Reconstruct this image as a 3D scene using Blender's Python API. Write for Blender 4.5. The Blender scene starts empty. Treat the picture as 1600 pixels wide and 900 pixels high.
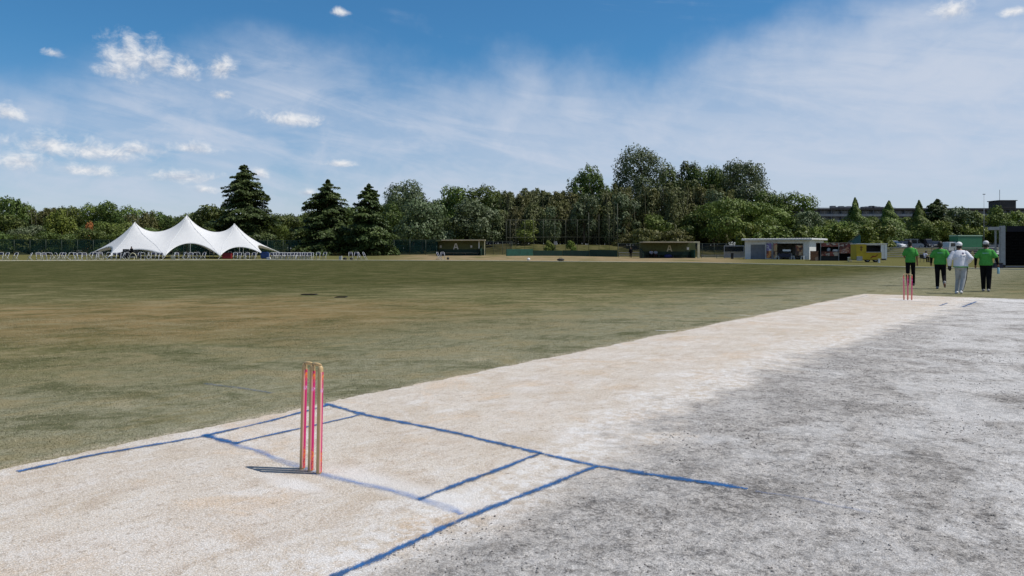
import bpy, bmesh, math, random
import numpy as np
from mathutils import Vector, Matrix, noise as mnoise
R = math.radians
random.seed(7)
rng = np.random.default_rng(7)
scene = bpy.context.scene
col = scene.collection

# ------------------------------------------------------------------ camera
F, HY, CH = 1174.0, 389.2, 1.41          # focal length (px of a 1600 px frame), horizon row, eye height
cam_d = bpy.data.cameras.new("camera")
cam = bpy.data.objects.new("camera", cam_d)
col.objects.link(cam)
cam.location = (0, 0, CH)
cam.rotation_euler = (R(90), 0, 0)
cam_d.sensor_width = 36
cam_d.lens = 36 * F / 1600
cam_d.shift_y = -(450 - HY) / 1600
cam_d.clip_start = 0.05
cam_d.clip_end = 9000
scene.camera = cam

# ------------------------------------------------------------------ light, sky, exposure
SUN_EL = R(60)
SUN_AZ = math.atan2(0.992, -0.125)        # clockwise from +Y
scene.view_settings.view_transform = 'Standard'
scene.view_settings.look = 'None'
scene.view_settings.gamma = 1
scene.view_settings.use_curve_mapping = False
scene.view_settings.exposure = 0.12
sun_d = bpy.data.lights.new("sun", 'SUN')
sun_d.energy = 3.75
sun_d.angle = R(0.45)
sun_d.color = (1.0, 0.955, 0.89)
sun = bpy.data.objects.new("sun", sun_d)
col.objects.link(sun)
sd = Vector((math.sin(SUN_AZ) * math.cos(SUN_EL), math.cos(SUN_AZ) * math.cos(SUN_EL), math.sin(SUN_EL)))
sun.rotation_euler = (-sd).to_track_quat('-Z', 'Y').to_euler()
sun.location = (30, -10, 60)


class NT:
    """small helper for node graphs"""
    def __init__(self, tree):
        self.t = tree
        self.n = tree.nodes
        self.l = tree.links

    def new(self, kind, **kw):
        n = self.n.new(kind)
        for k, v in kw.items():
            setattr(n, k, v)
        return n

    def put(self, sock, v):
        if isinstance(v, bpy.types.NodeSocket):
            self.l.new(v, sock)
        elif v is not None:
            sock.default_value = v

    def m(self, op, a, b=None, c=None, clamp=False):
        n = self.new('ShaderNodeMath', operation=op, use_clamp=clamp)
        self.put(n.inputs[0], a)
        if b is not None: self.put(n.inputs[1], b)
        if c is not None: self.put(n.inputs[2], c)
        return n.outputs[0]

    def v(self, op, a, b=None):
        n = self.new('ShaderNodeVectorMath', operation=op)
        self.put(n.inputs[0], a)
        if b is not None: self.put(n.inputs[1], b)
        return n.outputs['Value'] if op in ('DOT_PRODUCT', 'LENGTH', 'DISTANCE') else n.outputs[0]

    def sep(self, vec):
        n = self.new('ShaderNodeSeparateXYZ')
        self.l.new(vec, n.inputs[0])
        return n.outputs

    def comb(self, x=0.0, y=0.0, z=0.0):
        n = self.new('ShaderNodeCombineXYZ')
        for i, q in enumerate((x, y, z)): self.put(n.inputs[i], q)
        return n.outputs[0]

    def noise(self, vec, scale=1.0, detail=4.0, rough=0.5, dist=0.0, lac=2.0):
        n = self.new('ShaderNodeTexNoise')
        if vec is not None: self.l.new(vec, n.inputs['Vector'])
        for k, q in (('Scale', scale), ('Detail', detail), ('Roughness', rough), ('Distortion', dist), ('Lacunarity', lac)):
            n.inputs[k].default_value = q
        return n.outputs[0]

    def vor(self, vec, scale, feature='F1', rnd=1.0):
        n = self.new('ShaderNodeTexVoronoi', feature=feature)
        self.l.new(vec, n.inputs['Vector'])
        n.inputs['Scale'].default_value = scale
        n.inputs['Randomness'].default_value = rnd
        return n

    def step(self, x, a, b, lo=0.0, hi=1.0):
        n = self.new('ShaderNodeMapRange', interpolation_type='SMOOTHSTEP')
        self.put(n.inputs[0], x)
        for i, q in enumerate((a, b, lo, hi)): self.put(n.inputs[i + 1], q)
        return n.outputs[0]

    def lin(self, x, a, b, lo=0.0, hi=1.0):
        n = self.new('ShaderNodeMapRange', interpolation_type='LINEAR')
        self.put(n.inputs[0], x)
        for i, q in enumerate((a, b, lo, hi)): self.put(n.inputs[i + 1], q)
        return n.outputs[0]

    def mix(self, f, a, b, blend='MIX'):
        n = self.new('ShaderNodeMix', data_type='RGBA', blend_type=blend)
        self.put(n.inputs[0], f)
        for s, q in ((n.inputs[6], a), (n.inputs[7], b)):
            self.put(s, q if isinstance(q, bpy.types.NodeSocket) else (*q[:3], 1.0))
        return n.outputs[2]

    def attr(self, name):
        return self.new('ShaderNodeAttribute', attribute_name=name)


world = bpy.data.worlds.new("World")
scene.world = world
world.use_nodes = True


def build_world():
    g = NT(world.node_tree)
    g.n.clear()
    sky = g.new('ShaderNodeTexSky', sky_type='NISHITA', sun_disc=False)
    sky.sun_elevation = SUN_EL
    sky.sun_rotation = SUN_AZ
    sky.air_density = 1.0
    sky.dust_density = 0.3
    sky.ozone_density = 4.5
    sky.altitude = 0
    tc = g.new('ShaderNodeTexCoord')
    d = tc.outputs['Generated']
    x, y, z = g.sep(d)
    az = g.m('ARCTAN2', x, y)
    el = g.m('ARCSINE', z)
    ae = g.comb(az, el, 0.0)
    # ---- thin high cloud: a veil whose upper rim climbs towards the right
    warp = g.noise(ae, 3.2, 3, 0.55)
    warp2 = g.noise(ae, 7.0, 5, 0.6)
    rim = g.new('ShaderNodeFloatCurve')
    c = rim.mapping.curves[0]
    # azimuth mapped to 0..1 over -0.9..0.9 rad; value = rim elevation (rad / 0.5)
    pts = [(-0.9, .22), (-.598, .170), (-.45, .195), (-.3, .225), (-.13, .232), (0.0, .228), (.17, .225), (.3, .235), (.38, .275), (.46, .315), (.6, .33), (.9, .42)]
    c.points[0].location = ((pts[0][0] + .9) / 1.8, pts[0][1] / .5)
    c.points[1].location = ((pts[-1][0] + .9) / 1.8, pts[-1][1] / .5)
    for a, q in pts[1:-1]:
        c.points.new((a + .9) / 1.8, q / .5)
    rim.mapping.update()
    g.put(rim.inputs[1], g.lin(az, -0.9, 0.9))
    rim_el = g.m('MULTIPLY', rim.outputs[0], 0.5)
    dz = g.m('SUBTRACT', rim_el, el)
    dz = g.m('ADD', dz, g.m('MULTIPLY', g.m('SUBTRACT', warp, 0.5), 0.20))
    dz = g.m('ADD', dz, g.m('MULTIPLY', g.m('SUBTRACT', warp2, 0.5), 0.12))
    # streaky fibres, running slightly downhill to the right
    ca, sa = math.cos(0.20), math.sin(0.20)
    fx = g.m('ADD', g.m('MULTIPLY', az, ca), g.m('MULTIPLY', el, -sa))
    fy = g.m('ADD', g.m('MULTIPLY', az, sa), g.m('MULTIPLY', el, ca))
    fv = g.comb(g.m('MULTIPLY', fx, 4.0), g.m('MULTIPLY', fy, 24.0), 3.0)
    fib = g.noise(fv, 1.0, 8, 0.62, 0.9)
    fv2 = g.comb(g.m('MULTIPLY', az, 2.4), g.m('MULTIPLY', el, 10.0), 7.0)
    fib2 = g.noise(fv2, 1.0, 6, 0.55, 0.6)
    veil = g.step(dz, -0.05, 0.07)
    veil = g.m('MULTIPLY', veil, g.step(el, -0.02, 0.12, 0.60, 1.0))
    body = g.m('ADD', g.m('MULTIPLY', g.step(fib, 0.38, 0.62), 0.55), g.m('MULTIPLY', g.step(fib2, 0.32, 0.58), 0.45))
    wv = g.new('ShaderNodeVectorMath', operation='ADD')
    wn = g.new('ShaderNodeTexNoise'); g.l.new(ae, wn.inputs['Vector']); wn.inputs['Scale'].default_value = 4.5; wn.inputs['Detail'].default_value = 4
    g.l.new(g.comb(g.m('MULTIPLY', az, 5.0), g.m('MULTIPLY', el, 15.0), 1.5), wv.inputs[0])
    wsc = g.new('ShaderNodeVectorMath', operation='SCALE'); g.l.new(wn.outputs[1], wsc.inputs[0]); wsc.inputs['Scale'].default_value = 2.6
    g.l.new(wsc.outputs[0], wv.inputs[1])
    wis = g.noise(wv.outputs[0], 1.0, 9, 0.60)
    body = g.m('ADD', g.m('MULTIPLY', body, 0.62), g.m('MULTIPLY', g.step(wis, 0.36, 0.62), 0.42))
    soft = g.step(az, -0.30, 0.20, 0.16, 0.55)
    body = g.m('ADD', g.m('MULTIPLY', body, g.m('SUBTRACT', 1.0, soft)), soft)
    dens = g.m('MULTIPLY', veil, body)
    # a few loose wisps above the veil
    loose = g.m('MULTIPLY', g.step(fib, 0.56, 0.80), g.step(warp2, 0.45, 0.7))
    loose = g.m('MULTIPLY', loose, 0.45)
    dens = g.m('MAXIMUM', dens, loose)
    dens = g.m('MULTIPLY', dens, g.step(az, -0.55, 0.1, 0.90, 0.93))
    # ---- small cumulus, each an own heap: azimuth / elevation / size from its bearing
    heaps = [(205, 92, 62, 42), (238, 100, 44, 26), (182, 110, 40, 20), (285, 112, 30, 24), (345, 108, 34, 22), (455, 187, 60, 16), (10, 177, 38, 18),
             (30, 252, 56, 24), (80, 228, 90, 22), (160, 238, 90, 22), (215, 235, 50, 16), (140, 266, 56, 13), (285, 277, 70, 13), (402, 273, 20, 12),
             (1490, 17, 40, 20), (1583, 18, 26, 10), (85, 84, 20, 9), (345, 148, 20, 9), (300, 232, 44, 14), (480, 302, 16, 8), (530, 20, 18, 9), (530, 256, 34, 8), (320, 297, 26, 9)]
    n1 = g.noise(g.comb(g.m('MULTIPLY', az, 40.0), g.m('MULTIPLY', el, 54.0), 1.0), 1.0, 9, 0.66, 0.35)
    n1u = g.noise(g.comb(g.m('MULTIPLY', g.m('ADD', az, 0.005), 40.0), g.m('MULTIPLY', g.m('ADD', el, 0.008), 54.0), 1.0), 1.0, 9, 0.62, 0.35)
    M, S = None, None
    for (px, py, w, h) in heaps:
        a0 = math.atan((px - 800) / F)
        e0 = math.atan((HY - py) / math.hypot(F, px - 800))
        sw = w / F * math.cos(a0) ** 2
        sh = h / F * math.cos(a0)
        qx = g.m('DIVIDE', g.m('SUBTRACT', az, a0), sw)
        qy = g.m('DIVIDE', g.m('SUBTRACT', el, e0), sh)
        qy2 = g.m('MULTIPLY', qy, g.m('ADD', 1.0, g.m('MULTIPLY', g.m('LESS_THAN', qy, 0.0), 0.35)))
        q = g.m('SUBTRACT', 1.0, g.m('SQRT', g.m('ADD', g.m('MULTIPLY', qx, qx), g.m('MULTIPLY', qy2, qy2))))
        q = g.m('MAXIMUM', q, -2.0)
        s = g.m('MULTIPLY', g.m('GREATER_THAN', q, -0.6), qy)
        if M is None: M, S = q, s
        else:
            big = g.m('GREATER_THAN', q, M)
            S = g.m('ADD', g.m('MULTIPLY', big, s), g.m('MULTIPLY', g.m('SUBTRACT', 1.0, big), S))
            M = g.m('MAXIMUM', M, q)
    cm = g.m('ADD', M, g.m('MULTIPLY', g.m('SUBTRACT', n1, 0.465), 2.3))
    cum = g.m('MULTIPLY', g.step(cm, -0.05, 1.15), 0.90)
    cum = g.m('MULTIPLY', cum, g.step(M, -0.75, -0.15))
    relief = g.m('MULTIPLY', g.m('SUBTRACT', n1, n1u), 2.6)
    lit = g.m('ADD', g.m('ADD', g.m('MULTIPLY', S, 0.55), 0.62), relief, clamp=True)
    CUM_D, CUM_L, CIR = (4.4, 5.1, 6.4), (9.4, 9.4, 9.5), (6.2, 6.9, 8.2)
    ccol = g.mix(lit, CUM_D, CUM_L)
    base = g.mix(1.0, sky.outputs[0], g.mix(g.step(el, 0.02, 0.26), (0.95, 1.0, 1.12), g.mix(g.step(el, 0.38, 0.75), (0.46, 0.92, 1.12), (0.80, 0.92, 0.98))), 'MULTIPLY')
    # keep the lowest sky pale blue
    out = g.mix(dens, base, CIR)
    out = g.mix(cum, out, ccol)
    bg = g.new('ShaderNodeBackground')
    bg.inputs['Strength'].default_value = 0.085
    g.l.new(out, bg.inputs['Color'])
    o = g.new('ShaderNodeOutputWorld')
    g.l.new(bg.outputs[0], o.inputs[0])


build_world()

# ------------------------------------------------------------------ the lie of the land
BX = np.array([-3000, -900, -300, 0, 400, 750, 910, 1070, 1200, 1400, 1600, 2000, 2600, 5000.])
BD = np.array([26, 60, 80, 88, 96, 89, 82.5, 78, 69, 58.5, 51.0, 40, 30, 15.])


def bound(px):
    return np.interp(px, BX, BD)


def sst(x, a, b):
    t = np.clip((x - a) / (b - a), 0, 1)
    return t * t * (3 - 2 * t)


def terrain(x, y):
    """height of the ground: flat field, then gently rising beyond the rope, a bank behind the fences"""
    x = np.asarray(x, float); y = np.asarray(y, float)
    yy = np.maximum(y, 4.0)
    px = 800 + F * x / yy
    past = np.where(y > 4.0, y - bound(px), -20.0)
    slope = 0.0135 + (0.004 - 0.0135) * sst(px, 740, 1040)
    z = np.clip(past - 4, 0, 45) * slope
    bank = sst(px, 640, 800) * sst(y, 127, 146) * np.where(px > 1300, 1.35, 1.9)
    z = z + bank
    return z, past


def gz(x, y):
    return float(terrain(x, y)[0])


def at(px, D):
    """ground point at depth D on the bearing of column px"""
    x = (px - 800) / F * D
    return Vector((x, D, gz(x, D)))


def ground_px(px, py):
    """flat-field point"""
    D = F * CH / (py - HY)
    return ((px - 800) / F * D, D)


def hm(dpx, D):
    return dpx * D / F


def zat(py, D):
    return CH + (HY - py) * D / F


# pitch frame: u across, v along, origin at the near middle stump
OX, OY, PA = -1.2740, 4.7491, 0.6516


def to_uv(x, y):
    dx, dy = x - OX, y - OY
    return dx * math.cos(PA) - dy * math.sin(PA), dx * math.sin(PA) + dy * math.cos(PA)


def from_uv(u, v):
    return OX + u * math.cos(PA) + v * math.sin(PA), OY - u * math.sin(PA) + v * math.cos(PA)


# ------------------------------------------------------------------ materials
def new_mat(name):
    m = bpy.data.materials.new(name)
    m.use_nodes = True
    g = NT(m.node_tree)
    b = g.n.get('Principled BSDF')
    return m, g, b


_mats = {}


def simple(name, c, rough=0.6, var=0.12, scale=6.0, bump=0.0, metal=0.0, spec=0.4, dirt=None):
    """procedural surface: base colour broken up by two noises"""
    if name in _mats: return _mats[name]
    m, g, b = new_mat(name)
    tc = g.new('ShaderNodeTexCoord')
    n = g.noise(tc.outputs['Object'], scale, 5, 0.6)
    lo = tuple(q * (1 - var) for q in c); hi = tuple(min(1, q * (1 + var)) for q in c)
    cc = g.mix(g.step(n, 0.3, 0.7), lo, hi)
    if dirt:
        n2 = g.noise(tc.outputs['Object'], scale * 0.4, 6, 0.65)
        cc = g.mix(g.step(n2, 0.52, 0.75, 0.0, dirt[1]), cc, dirt[0])
    g.l.new(cc, b.inputs['Base Color'])
    b.inputs['Roughness'].default_value = rough
    b.inputs['Metallic'].default_value = metal
    b.inputs['Specular IOR Level'].default_value = spec
    if bump:
        bp = g.new('ShaderNodeBump')
        bp.inputs['Strength'].default_value = bump
        bp.inputs['Distance'].default_value = 0.02
        g.l.new(n, bp.inputs['Height'])
        g.l.new(bp.outputs[0], b.inputs['Normal'])
    _mats[name] = m
    return m


def foliage_mat(name, dark, mid, light, hue_scale=0.35, trans=0.16):
    m, g, b = new_mat(name)
    tone = g.attr('tone').outputs['Fac']
    oi = g.new('ShaderNodeObjectInfo')
    tc = g.new('ShaderNodeTexCoord')
    n = g.noise(tc.outputs['Object'], hue_scale, 3, 0.5)
    t = g.m('ADD', g.m('MULTIPLY', tone, 0.6), g.m('MULTIPLY', g.step(n, 0.3, 0.7), 0.4))
    c = g.mix(g.lin(t, 0.0, 0.5), dark, mid)
    c = g.mix(g.lin(t, 0.5, 1.0), c, light)
    hs = g.new('ShaderNodeHueSaturation')
    g.l.new(c, hs.inputs['Color'])
    g.put(hs.inputs['Hue'], g.lin(oi.outputs['Random'], 0, 1, 0.485, 0.515))
    g.put(hs.inputs['Value'], g.lin(oi.outputs['Random'], 0, 1, 0.85, 1.2))
    b.inputs['Roughness'].default_value = 0.55
    b.inputs['Specular IOR Level'].default_value = 0.3
    g.l.new(hs.outputs[0], b.inputs['Base Color'])
    tr = g.new('ShaderNodeBsdfTranslucent')
    tcol = g.mix(0.5, hs.outputs[0], (0.10, 0.14, 0.02))
    g.l.new(tcol, tr.inputs[0])
    mx = g.new('ShaderNodeMixShader')
    mx.inputs[0].default_value = trans
    g.l.new(b.outputs[0], mx.inputs[1]); g.l.new(tr.outputs[0], mx.inputs[2])
    g.l.new(mx.outputs[0], g.n['Material Output'].inputs[0])
    return m


def grass_mat():
    m, g, b = new_mat("outfield turf")
    tc = g.new('ShaderNodeTexCoord')
    P = tc.outputs['Object']
    past = g.attr('past').outputs['Fac']
    x, y, z = g.sep(P)
    u = g.v('DOT_PRODUCT', g.v('SUBTRACT', P, (OX, OY, 0)), (math.cos(PA), -math.sin(PA), 0))
    v = g.v('DOT_PRODUCT', g.v('SUBTRACT', P, (OX, OY, 0)), (math.sin(PA), math.cos(PA), 0))
    Q = g.comb(u, v, 0.0)
    big = g.noise(Q, 0.09, 4, 0.55, 0.6)
    midn = g.noise(Q, 0.42, 5, 0.62, 0.4)
    st = g.noise(g.comb(g.m('MULTIPLY', u, 1.0), g.m('MULTIPLY', v, 0.33), 0.0), 1.1, 6, 0.65)
    fine = g.noise(P, 6.0, 6, 0.7)
    grain = g.noise(P, 55.0, 4, 0.75)
    green = g.mix(g.step(midn, 0.33, 0.68), (0.080, 0.082, 0.030), (0.128, 0.122, 0.054))
    green = g.mix(g.step(fine, 0.35, 0.72, 0, 0.7), green, (0.165, 0.155, 0.082))
    lush = g.mix(g.step(st, 0.42, 0.60), (0.043, 0.049, 0.016), (0.070, 0.071, 0.026))
    brown = g.mix(g.step(st, 0.35, 0.66), (0.235, 0.165, 0.078), (0.135, 0.105, 0.045))
    chalky = g.mix(g.step(fine, 0.3, 0.7), (0.175, 0.172, 0.110), (0.265, 0.255, 0.180))
    # greener far out, straw coloured used strips in the middle, dusty next to the pitch
    far = g.step(g.m('ADD', y, g.m('MULTIPLY', g.m('SUBTRACT', big, 0.5), 22.0)), 20.0, 32.0)
    cc = g.mix(g.m('MULTIPLY', far, 0.95), green, lush)
    ex = g.m('DIVIDE', g.m('ADD', x, 6.8), 8.0)
    ey = g.m('DIVIDE', g.m('SUBTRACT', y, 16.5), 6.4)
    el = g.m('SUBTRACT', 1.0, g.m('SQRT', g.m('ADD', g.m('MULTIPLY', ex, ex), g.m('MULTIPLY', ey, ey))))
    el = g.m('ADD', el, g.m('MULTIPLY', g.m('SUBTRACT', midn, 0.5), 1.5))
    cc = g.mix(g.step(el, -0.1, 0.65, 0, 0.95), cc, brown)
    strip = g.m('MULTIPLY', g.step(st, 0.50, 0.66), g.step(midn, 0.40, 0.62))
    cc = g.mix(g.m('MULTIPLY', g.m('MULTIPLY', strip, 0.60), g.lin(far, 0, 1, 1, .35)), cc, (0.200, 0.158, 0.085))
    edge = g.step(g.m('ADD', g.m('ABSOLUTE', g.m('ADD', u, 1.6)), g.m('MULTIPLY', g.m('SUBTRACT', midn, 0.5), 4.5)), 0.2, 6.5, 0.90, 0.0)
    cc = g.mix(edge, cc, chalky)
    dn = g.noise(P, 24.0, 6, 0.75)
    dust = g.step(g.m('ADD', g.m('SUBTRACT', -1.6, u), g.m('MULTIPLY', g.m('SUBTRACT', dn, 0.5), 0.9)), -0.08, 0.22, 0.85, 0.0)
    dust = g.m('MULTIPLY', dust, g.step(u, -2.4, -1.62))
    cc = g.mix(g.m('MULTIPLY', dust, g.step(v, 23.0, 22.3)), cc, (0.50, 0.43, 0.335))
    # round the far end of the block too
    e2 = g.m('MULTIPLY', g.step(g.m('ADD', v, g.m('MULTIPLY', g.m('SUBTRACT', midn, 0.5), 6.0)), 22.2, 28.0, 0.7, 0.0), g.step(v, 21.5, 22.5))
    e2 = g.m('MULTIPLY', e2, g.step(u, -4.0, -1.0))
    cc = g.mix(e2, cc, (0.215, 0.205, 0.125))
    # pale worn spots
    spots = g.m('MULTIPLY', g.step(g.noise(Q, 0.75, 5, 0.6, 0.5), 0.60, 0.72), g.step(u, -9.0, -2.5))
    cc = g.mix(g.m('MULTIPLY', spots, 0.75), cc, (0.36, 0.32, 0.22))
    streak = g.noise(g.comb(g.m('MULTIPLY', u, 2.6), g.m('MULTIPLY', v, 0.8), 2.0), 1.0, 7, 0.72, 0.4)
    cc = g.mix(g.m('MULTIPLY', g.step(streak, 0.52, 0.64, 0, 0.60), g.lin(far, 0, 1, 1, .30)), cc, (0.225, 0.190, 0.100))
    cc = g.mix(g.step(streak, 0.47, 0.36, 0, 0.50), cc, (0.054, 0.060, 0.024))
    pch = g.noise(g.comb(g.m('MULTIPLY', x, 0.55), y, 4.0), 1.25, 8, 0.70, 0.5)
    cc = g.mix(g.m('MULTIPLY', g.step(pch, 0.50, 0.62, 0, 0.62), g.lin(far, 0, 1, 1, .40)), cc, (0.235, 0.198, 0.112))
    cc = g.mix(g.step(pch, 0.48, 0.37, 0, 0.55), cc, (0.056, 0.064, 0.026))
    mot = g.noise(P, 9.0, 7, 0.78)
    cc = g.mix(g.m('MULTIPLY', g.step(mot, 0.51, 0.60, 0, 0.45), g.lin(far, 0, 1, 1, .30)), cc, (0.225, 0.205, 0.122))
    cc = g.mix(g.step(mot, 0.48, 0.38, 0, 0.32), cc, (0.060, 0.066, 0.030))
    gr = g.lin(grain, 0.36, 0.64, 0.62, 1.40)
    cc = g.mix(1.0, cc, g.comb(gr, gr, gr), 'MULTIPLY')
    # beyond the rope
    out_g = g.mix(g.step(fine, 0.35, 0.65), (0.085, 0.090, 0.030), (0.160, 0.145, 0.062))
    dry = g.mix(g.step(g.noise(P, 0.5, 5, 0.65), 0.35, 0.65), (0.300, 0.215, 0.130), (0.195, 0.165, 0.085))
    az = g.m('ARCTAN2', x, y)
    drym = g.m('MULTIPLY', g.step(az, -0.19, -0.10), g.step(az, 0.25, 0.33, 1.0, 0.0))
    drym = g.m('MULTIPLY', drym, g.step(past, 34.0, 42.0, 1.0, 0.0))
    drym = g.m('MULTIPLY', drym, g.step(g.noise(P, 0.16, 4, 0.6), 0.30, 0.48))
    oo = g.mix(drym, out_g, dry)
    cc = g.mix(g.step(past, 0.0, 0.6), cc, oo)
    bankm = g.step(past, 40.0, 48.0)
    cc = g.mix(bankm, cc, g.mix(g.step(midn, 0.35, 0.65), (0.050, 0.055, 0.018), (0.115, 0.105, 0.045)))
    g.l.new(cc, b.inputs['Base Color'])
    b.inputs['Roughness'].default_value = 1.0
    b.inputs['Specular IOR Level'].default_value = 0.0
    bp = g.new('ShaderNodeBump')
    bp.inputs['Strength'].default_value = 0.35
    bp.inputs['Distance'].default_value = 0.02
    g.l.new(g.m('ADD', g.m('MULTIPLY', grain, 0.6), g.m('MULTIPLY', fine, 0.8)), bp.inputs['Height'])
    g.l.new(bp.outputs[0], b.inputs['Normal'])
    return m


def pitch_mat():
    m, g, b = new_mat("rolled clay and chalk")
    tc = g.new('ShaderNodeTexCoord')
    P = tc.outputs['Object']
    u, v, z = g.sep(P)
    n_big = g.noise(P, 0.55, 4, 0.55, 0.5)
    n_mid = g.noise(P, 2.2, 6, 0.62, 0.5)
    n_sm = g.noise(P, 11.0, 6, 0.68)
    grit = g.noise(P, 60.0, 4, 0.8)
    grit2 = g.noise(P, 140.0, 2, 0.7)
    chips = g.vor(P, 95.0)
    chipd = chips.outputs['Distance']
    chipc = g.sep(chips.outputs['Color'])[0]
    # clay: white dust over pale tan
    clay = g.mix(g.step(n_mid, 0.36, 0.68), (0.585, 0.530, 0.458), (0.515, 0.440, 0.352))
    clay = g.mix(g.step(n_big, 0.42, 0.66, 0, 0.75), clay, (0.595, 0.540, 0.480))
    tan = g.m('MULTIPLY', g.step(g.noise(P, 1.2, 6, 0.70, 0.8), 0.51, 0.64), 0.62)
    clay = g.mix(tan, clay, (0.575, 0.440, 0.310))
    # bits of straw and crumbs
    clay = g.mix(g.m('MULTIPLY', g.step(chipc, 0.70, 0.85), g.step(chipd, 0.2, 0.45, 0.8, 0.0)), clay, (0.42, 0.30, 0.16))
    clay = g.mix(g.m('MULTIPLY', g.step(chipc, 0.16, 0.06), g.step(chipd, 0.15, 0.40, 0.85, 0.0)), clay, (0.20, 0.17, 0.14))
    clay = g.mix(g.m('MULTIPLY', g.step(n_sm, 0.56, 0.74), 0.45), clay, (0.36, 0.31, 0.26))
    # chalk dust in patches
    chalk = (0.70, 0.69, 0.675)
    cm = g.m('MULTIPLY', g.step(g.noise(P, 1.7, 6, 0.68, 0.6), 0.52, 0.68), g.step(n_sm, 0.30, 0.55, 0.35, 0.95))
    clay = g.mix(g.m('MULTIPLY', cm, 0.55), clay, chalk)
    sp1 = g.noise(P, 66.0, 4, 0.78)
    wear = g.step(g.noise(g.comb(u, v, 1.9), 1.5, 6, 0.7, 0.8), 0.40, 0.60)
    scuff = g.noise(g.comb(g.m('MULTIPLY', u, 1.0), g.m('MULTIPLY', v, 0.45), 6.0), 6.0, 7, 0.75, 0.9)
    clay = g.mix(g.step(scuff, 0.52, 0.62, 0.0, 0.55), clay, (0.430, 0.350, 0.275))
    clay = g.mix(g.step(scuff, 0.47, 0.38, 0.0, 0.45), clay, (0.65, 0.625, 0.59))
    clay = g.mix(g.m('MULTIPLY', g.step(sp1, 0.51, 0.58), g.lin(wear, 0, 1, 0.12, 0.60)), clay, (0.375, 0.305, 0.235))
    clay = g.mix(g.m('MULTIPLY', g.step(sp1, 0.48, 0.41), g.lin(wear, 0, 1, 0.55, 0.25)), clay, (0.74, 0.725, 0.70))
    sp2 = g.noise(g.comb(u, v, 3.7), 23.0, 6, 0.8)
    clay = g.mix(g.step(sp2, 0.555, 0.61, 0.0, 0.60), clay, (0.29, 0.24, 0.19))
    # grey loose soil to the right of the pitch
    soil = g.mix(g.step(n_mid, 0.32, 0.66), (0.315, 0.293, 0.268), (0.500, 0.470, 0.434))
    soil = g.mix(g.step(g.noise(P, 5.0, 8, 0.76, 0.6), 0.53, 0.66, 0.0, 0.70), soil, (0.125, 0.120, 0.117))
    cl1 = g.noise(g.comb(u, v, 9.1), 14.0, 7, 0.78, 0.3)
    soil = g.mix(g.step(cl1, 0.52, 0.59, 0.0, 0.70), soil, (0.115, 0.110, 0.106))
    soil = g.mix(g.step(cl1, 0.47, 0.41, 0.0, 0.70), soil, (0.58, 0.55, 0.515))
    soil = g.mix(g.step(grit, 0.53, 0.60, 0.0, 0.65), soil, (0.095, 0.092, 0.090))
    soil = g.mix(g.step(grit, 0.46, 0.39, 0.0, 0.55), soil, (0.62, 0.60, 0.575))
    sm = g.m('MULTIPLY', g.step(g.noise(P, 1.3, 8, 0.76, 0.7), 0.42, 0.60), g.step(g.noise(g.comb(u, v, 5.0), 17.0, 6, 0.78), 0.38, 0.56))
    away = g.step(g.m('ADD', u, g.m('MULTIPLY', v, 0.10)), 2.4, 4.0, 0.40, 1.0)
    soil = g.mix(g.m('MULTIPLY', sm, g.m('MULTIPLY', away, 0.95)), soil, (0.69, 0.67, 0.645))
    # where one ends and the other begins
    e = g.new('ShaderNodeFloatCurve')
    c = e.mapping.curves[0]
    pts = [(-6, 1.45), (0.9, 1.42), (1.6, 1.30), (3.0, 1.0), (6.0, 0.92), (10, 1.05), (14, 1.25), (18.0, 1.45), (24, 1.55)]
    c.points[0].location = (0, pts[0][1] / 2); c.points[1].location = (1, pts[-1][1] / 2)
    for a, q in pts[1:-1]: c.points.new((a + 6) / 30, q / 2)
    e.mapping.update()
    g.put(e.inputs[1], g.lin(v, -6, 24))
    du = g.m('SUBTRACT', u, g.m('MULTIPLY', e.outputs[0], 2.0))
    soft = g.step(v, 1.2, 2.2, 0.6, 2.4)
    du = g.m('ADD', du, g.m('MULTIPLY', g.m('SUBTRACT', g.noise(P, 1.6, 7, 0.7), 0.5), soft))
    pat = g.noise(g.comb(g.m('MULTIPLY', u, 1.2), v, 12.0), 0.9, 8, 0.68, 0.8)
    dusty = g.m('ADD', pat, g.step(g.m('ADD', u, g.m('MULTIPLY', v, 0.06)), 1.6, 3.6, -0.07, 0.05))
    dusty = g.m('ADD', dusty, g.step(v, -0.5, 3.0, -0.07, 0.0))
    soil = g.mix(g.m('MULTIPLY', g.step(dusty, 0.49, 0.62), g.step(cl1, 0.40, 0.56, 0.95, 0.45)), soil, (0.60, 0.585, 0.565))
    soil = g.mix(g.step(pat, 0.48, 0.38, 0.0, 0.22), soil, (0.165, 0.158, 0.150))
    sel = g.step(du, -0.30, 0.40)
    edge_chalk = g.m('MULTIPLY', g.step(g.m('ABSOLUTE', g.m('ADD', du, 0.22)), 0.0, 0.5, 0.7, 0.0), g.step(g.noise(g.comb(u, v, 8.0), 9.0, 7, 0.78), 0.44, 0.58))
    cc = g.mix(sel, clay, soil)
    cc = g.mix(edge_chalk, cc, chalk)
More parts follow.
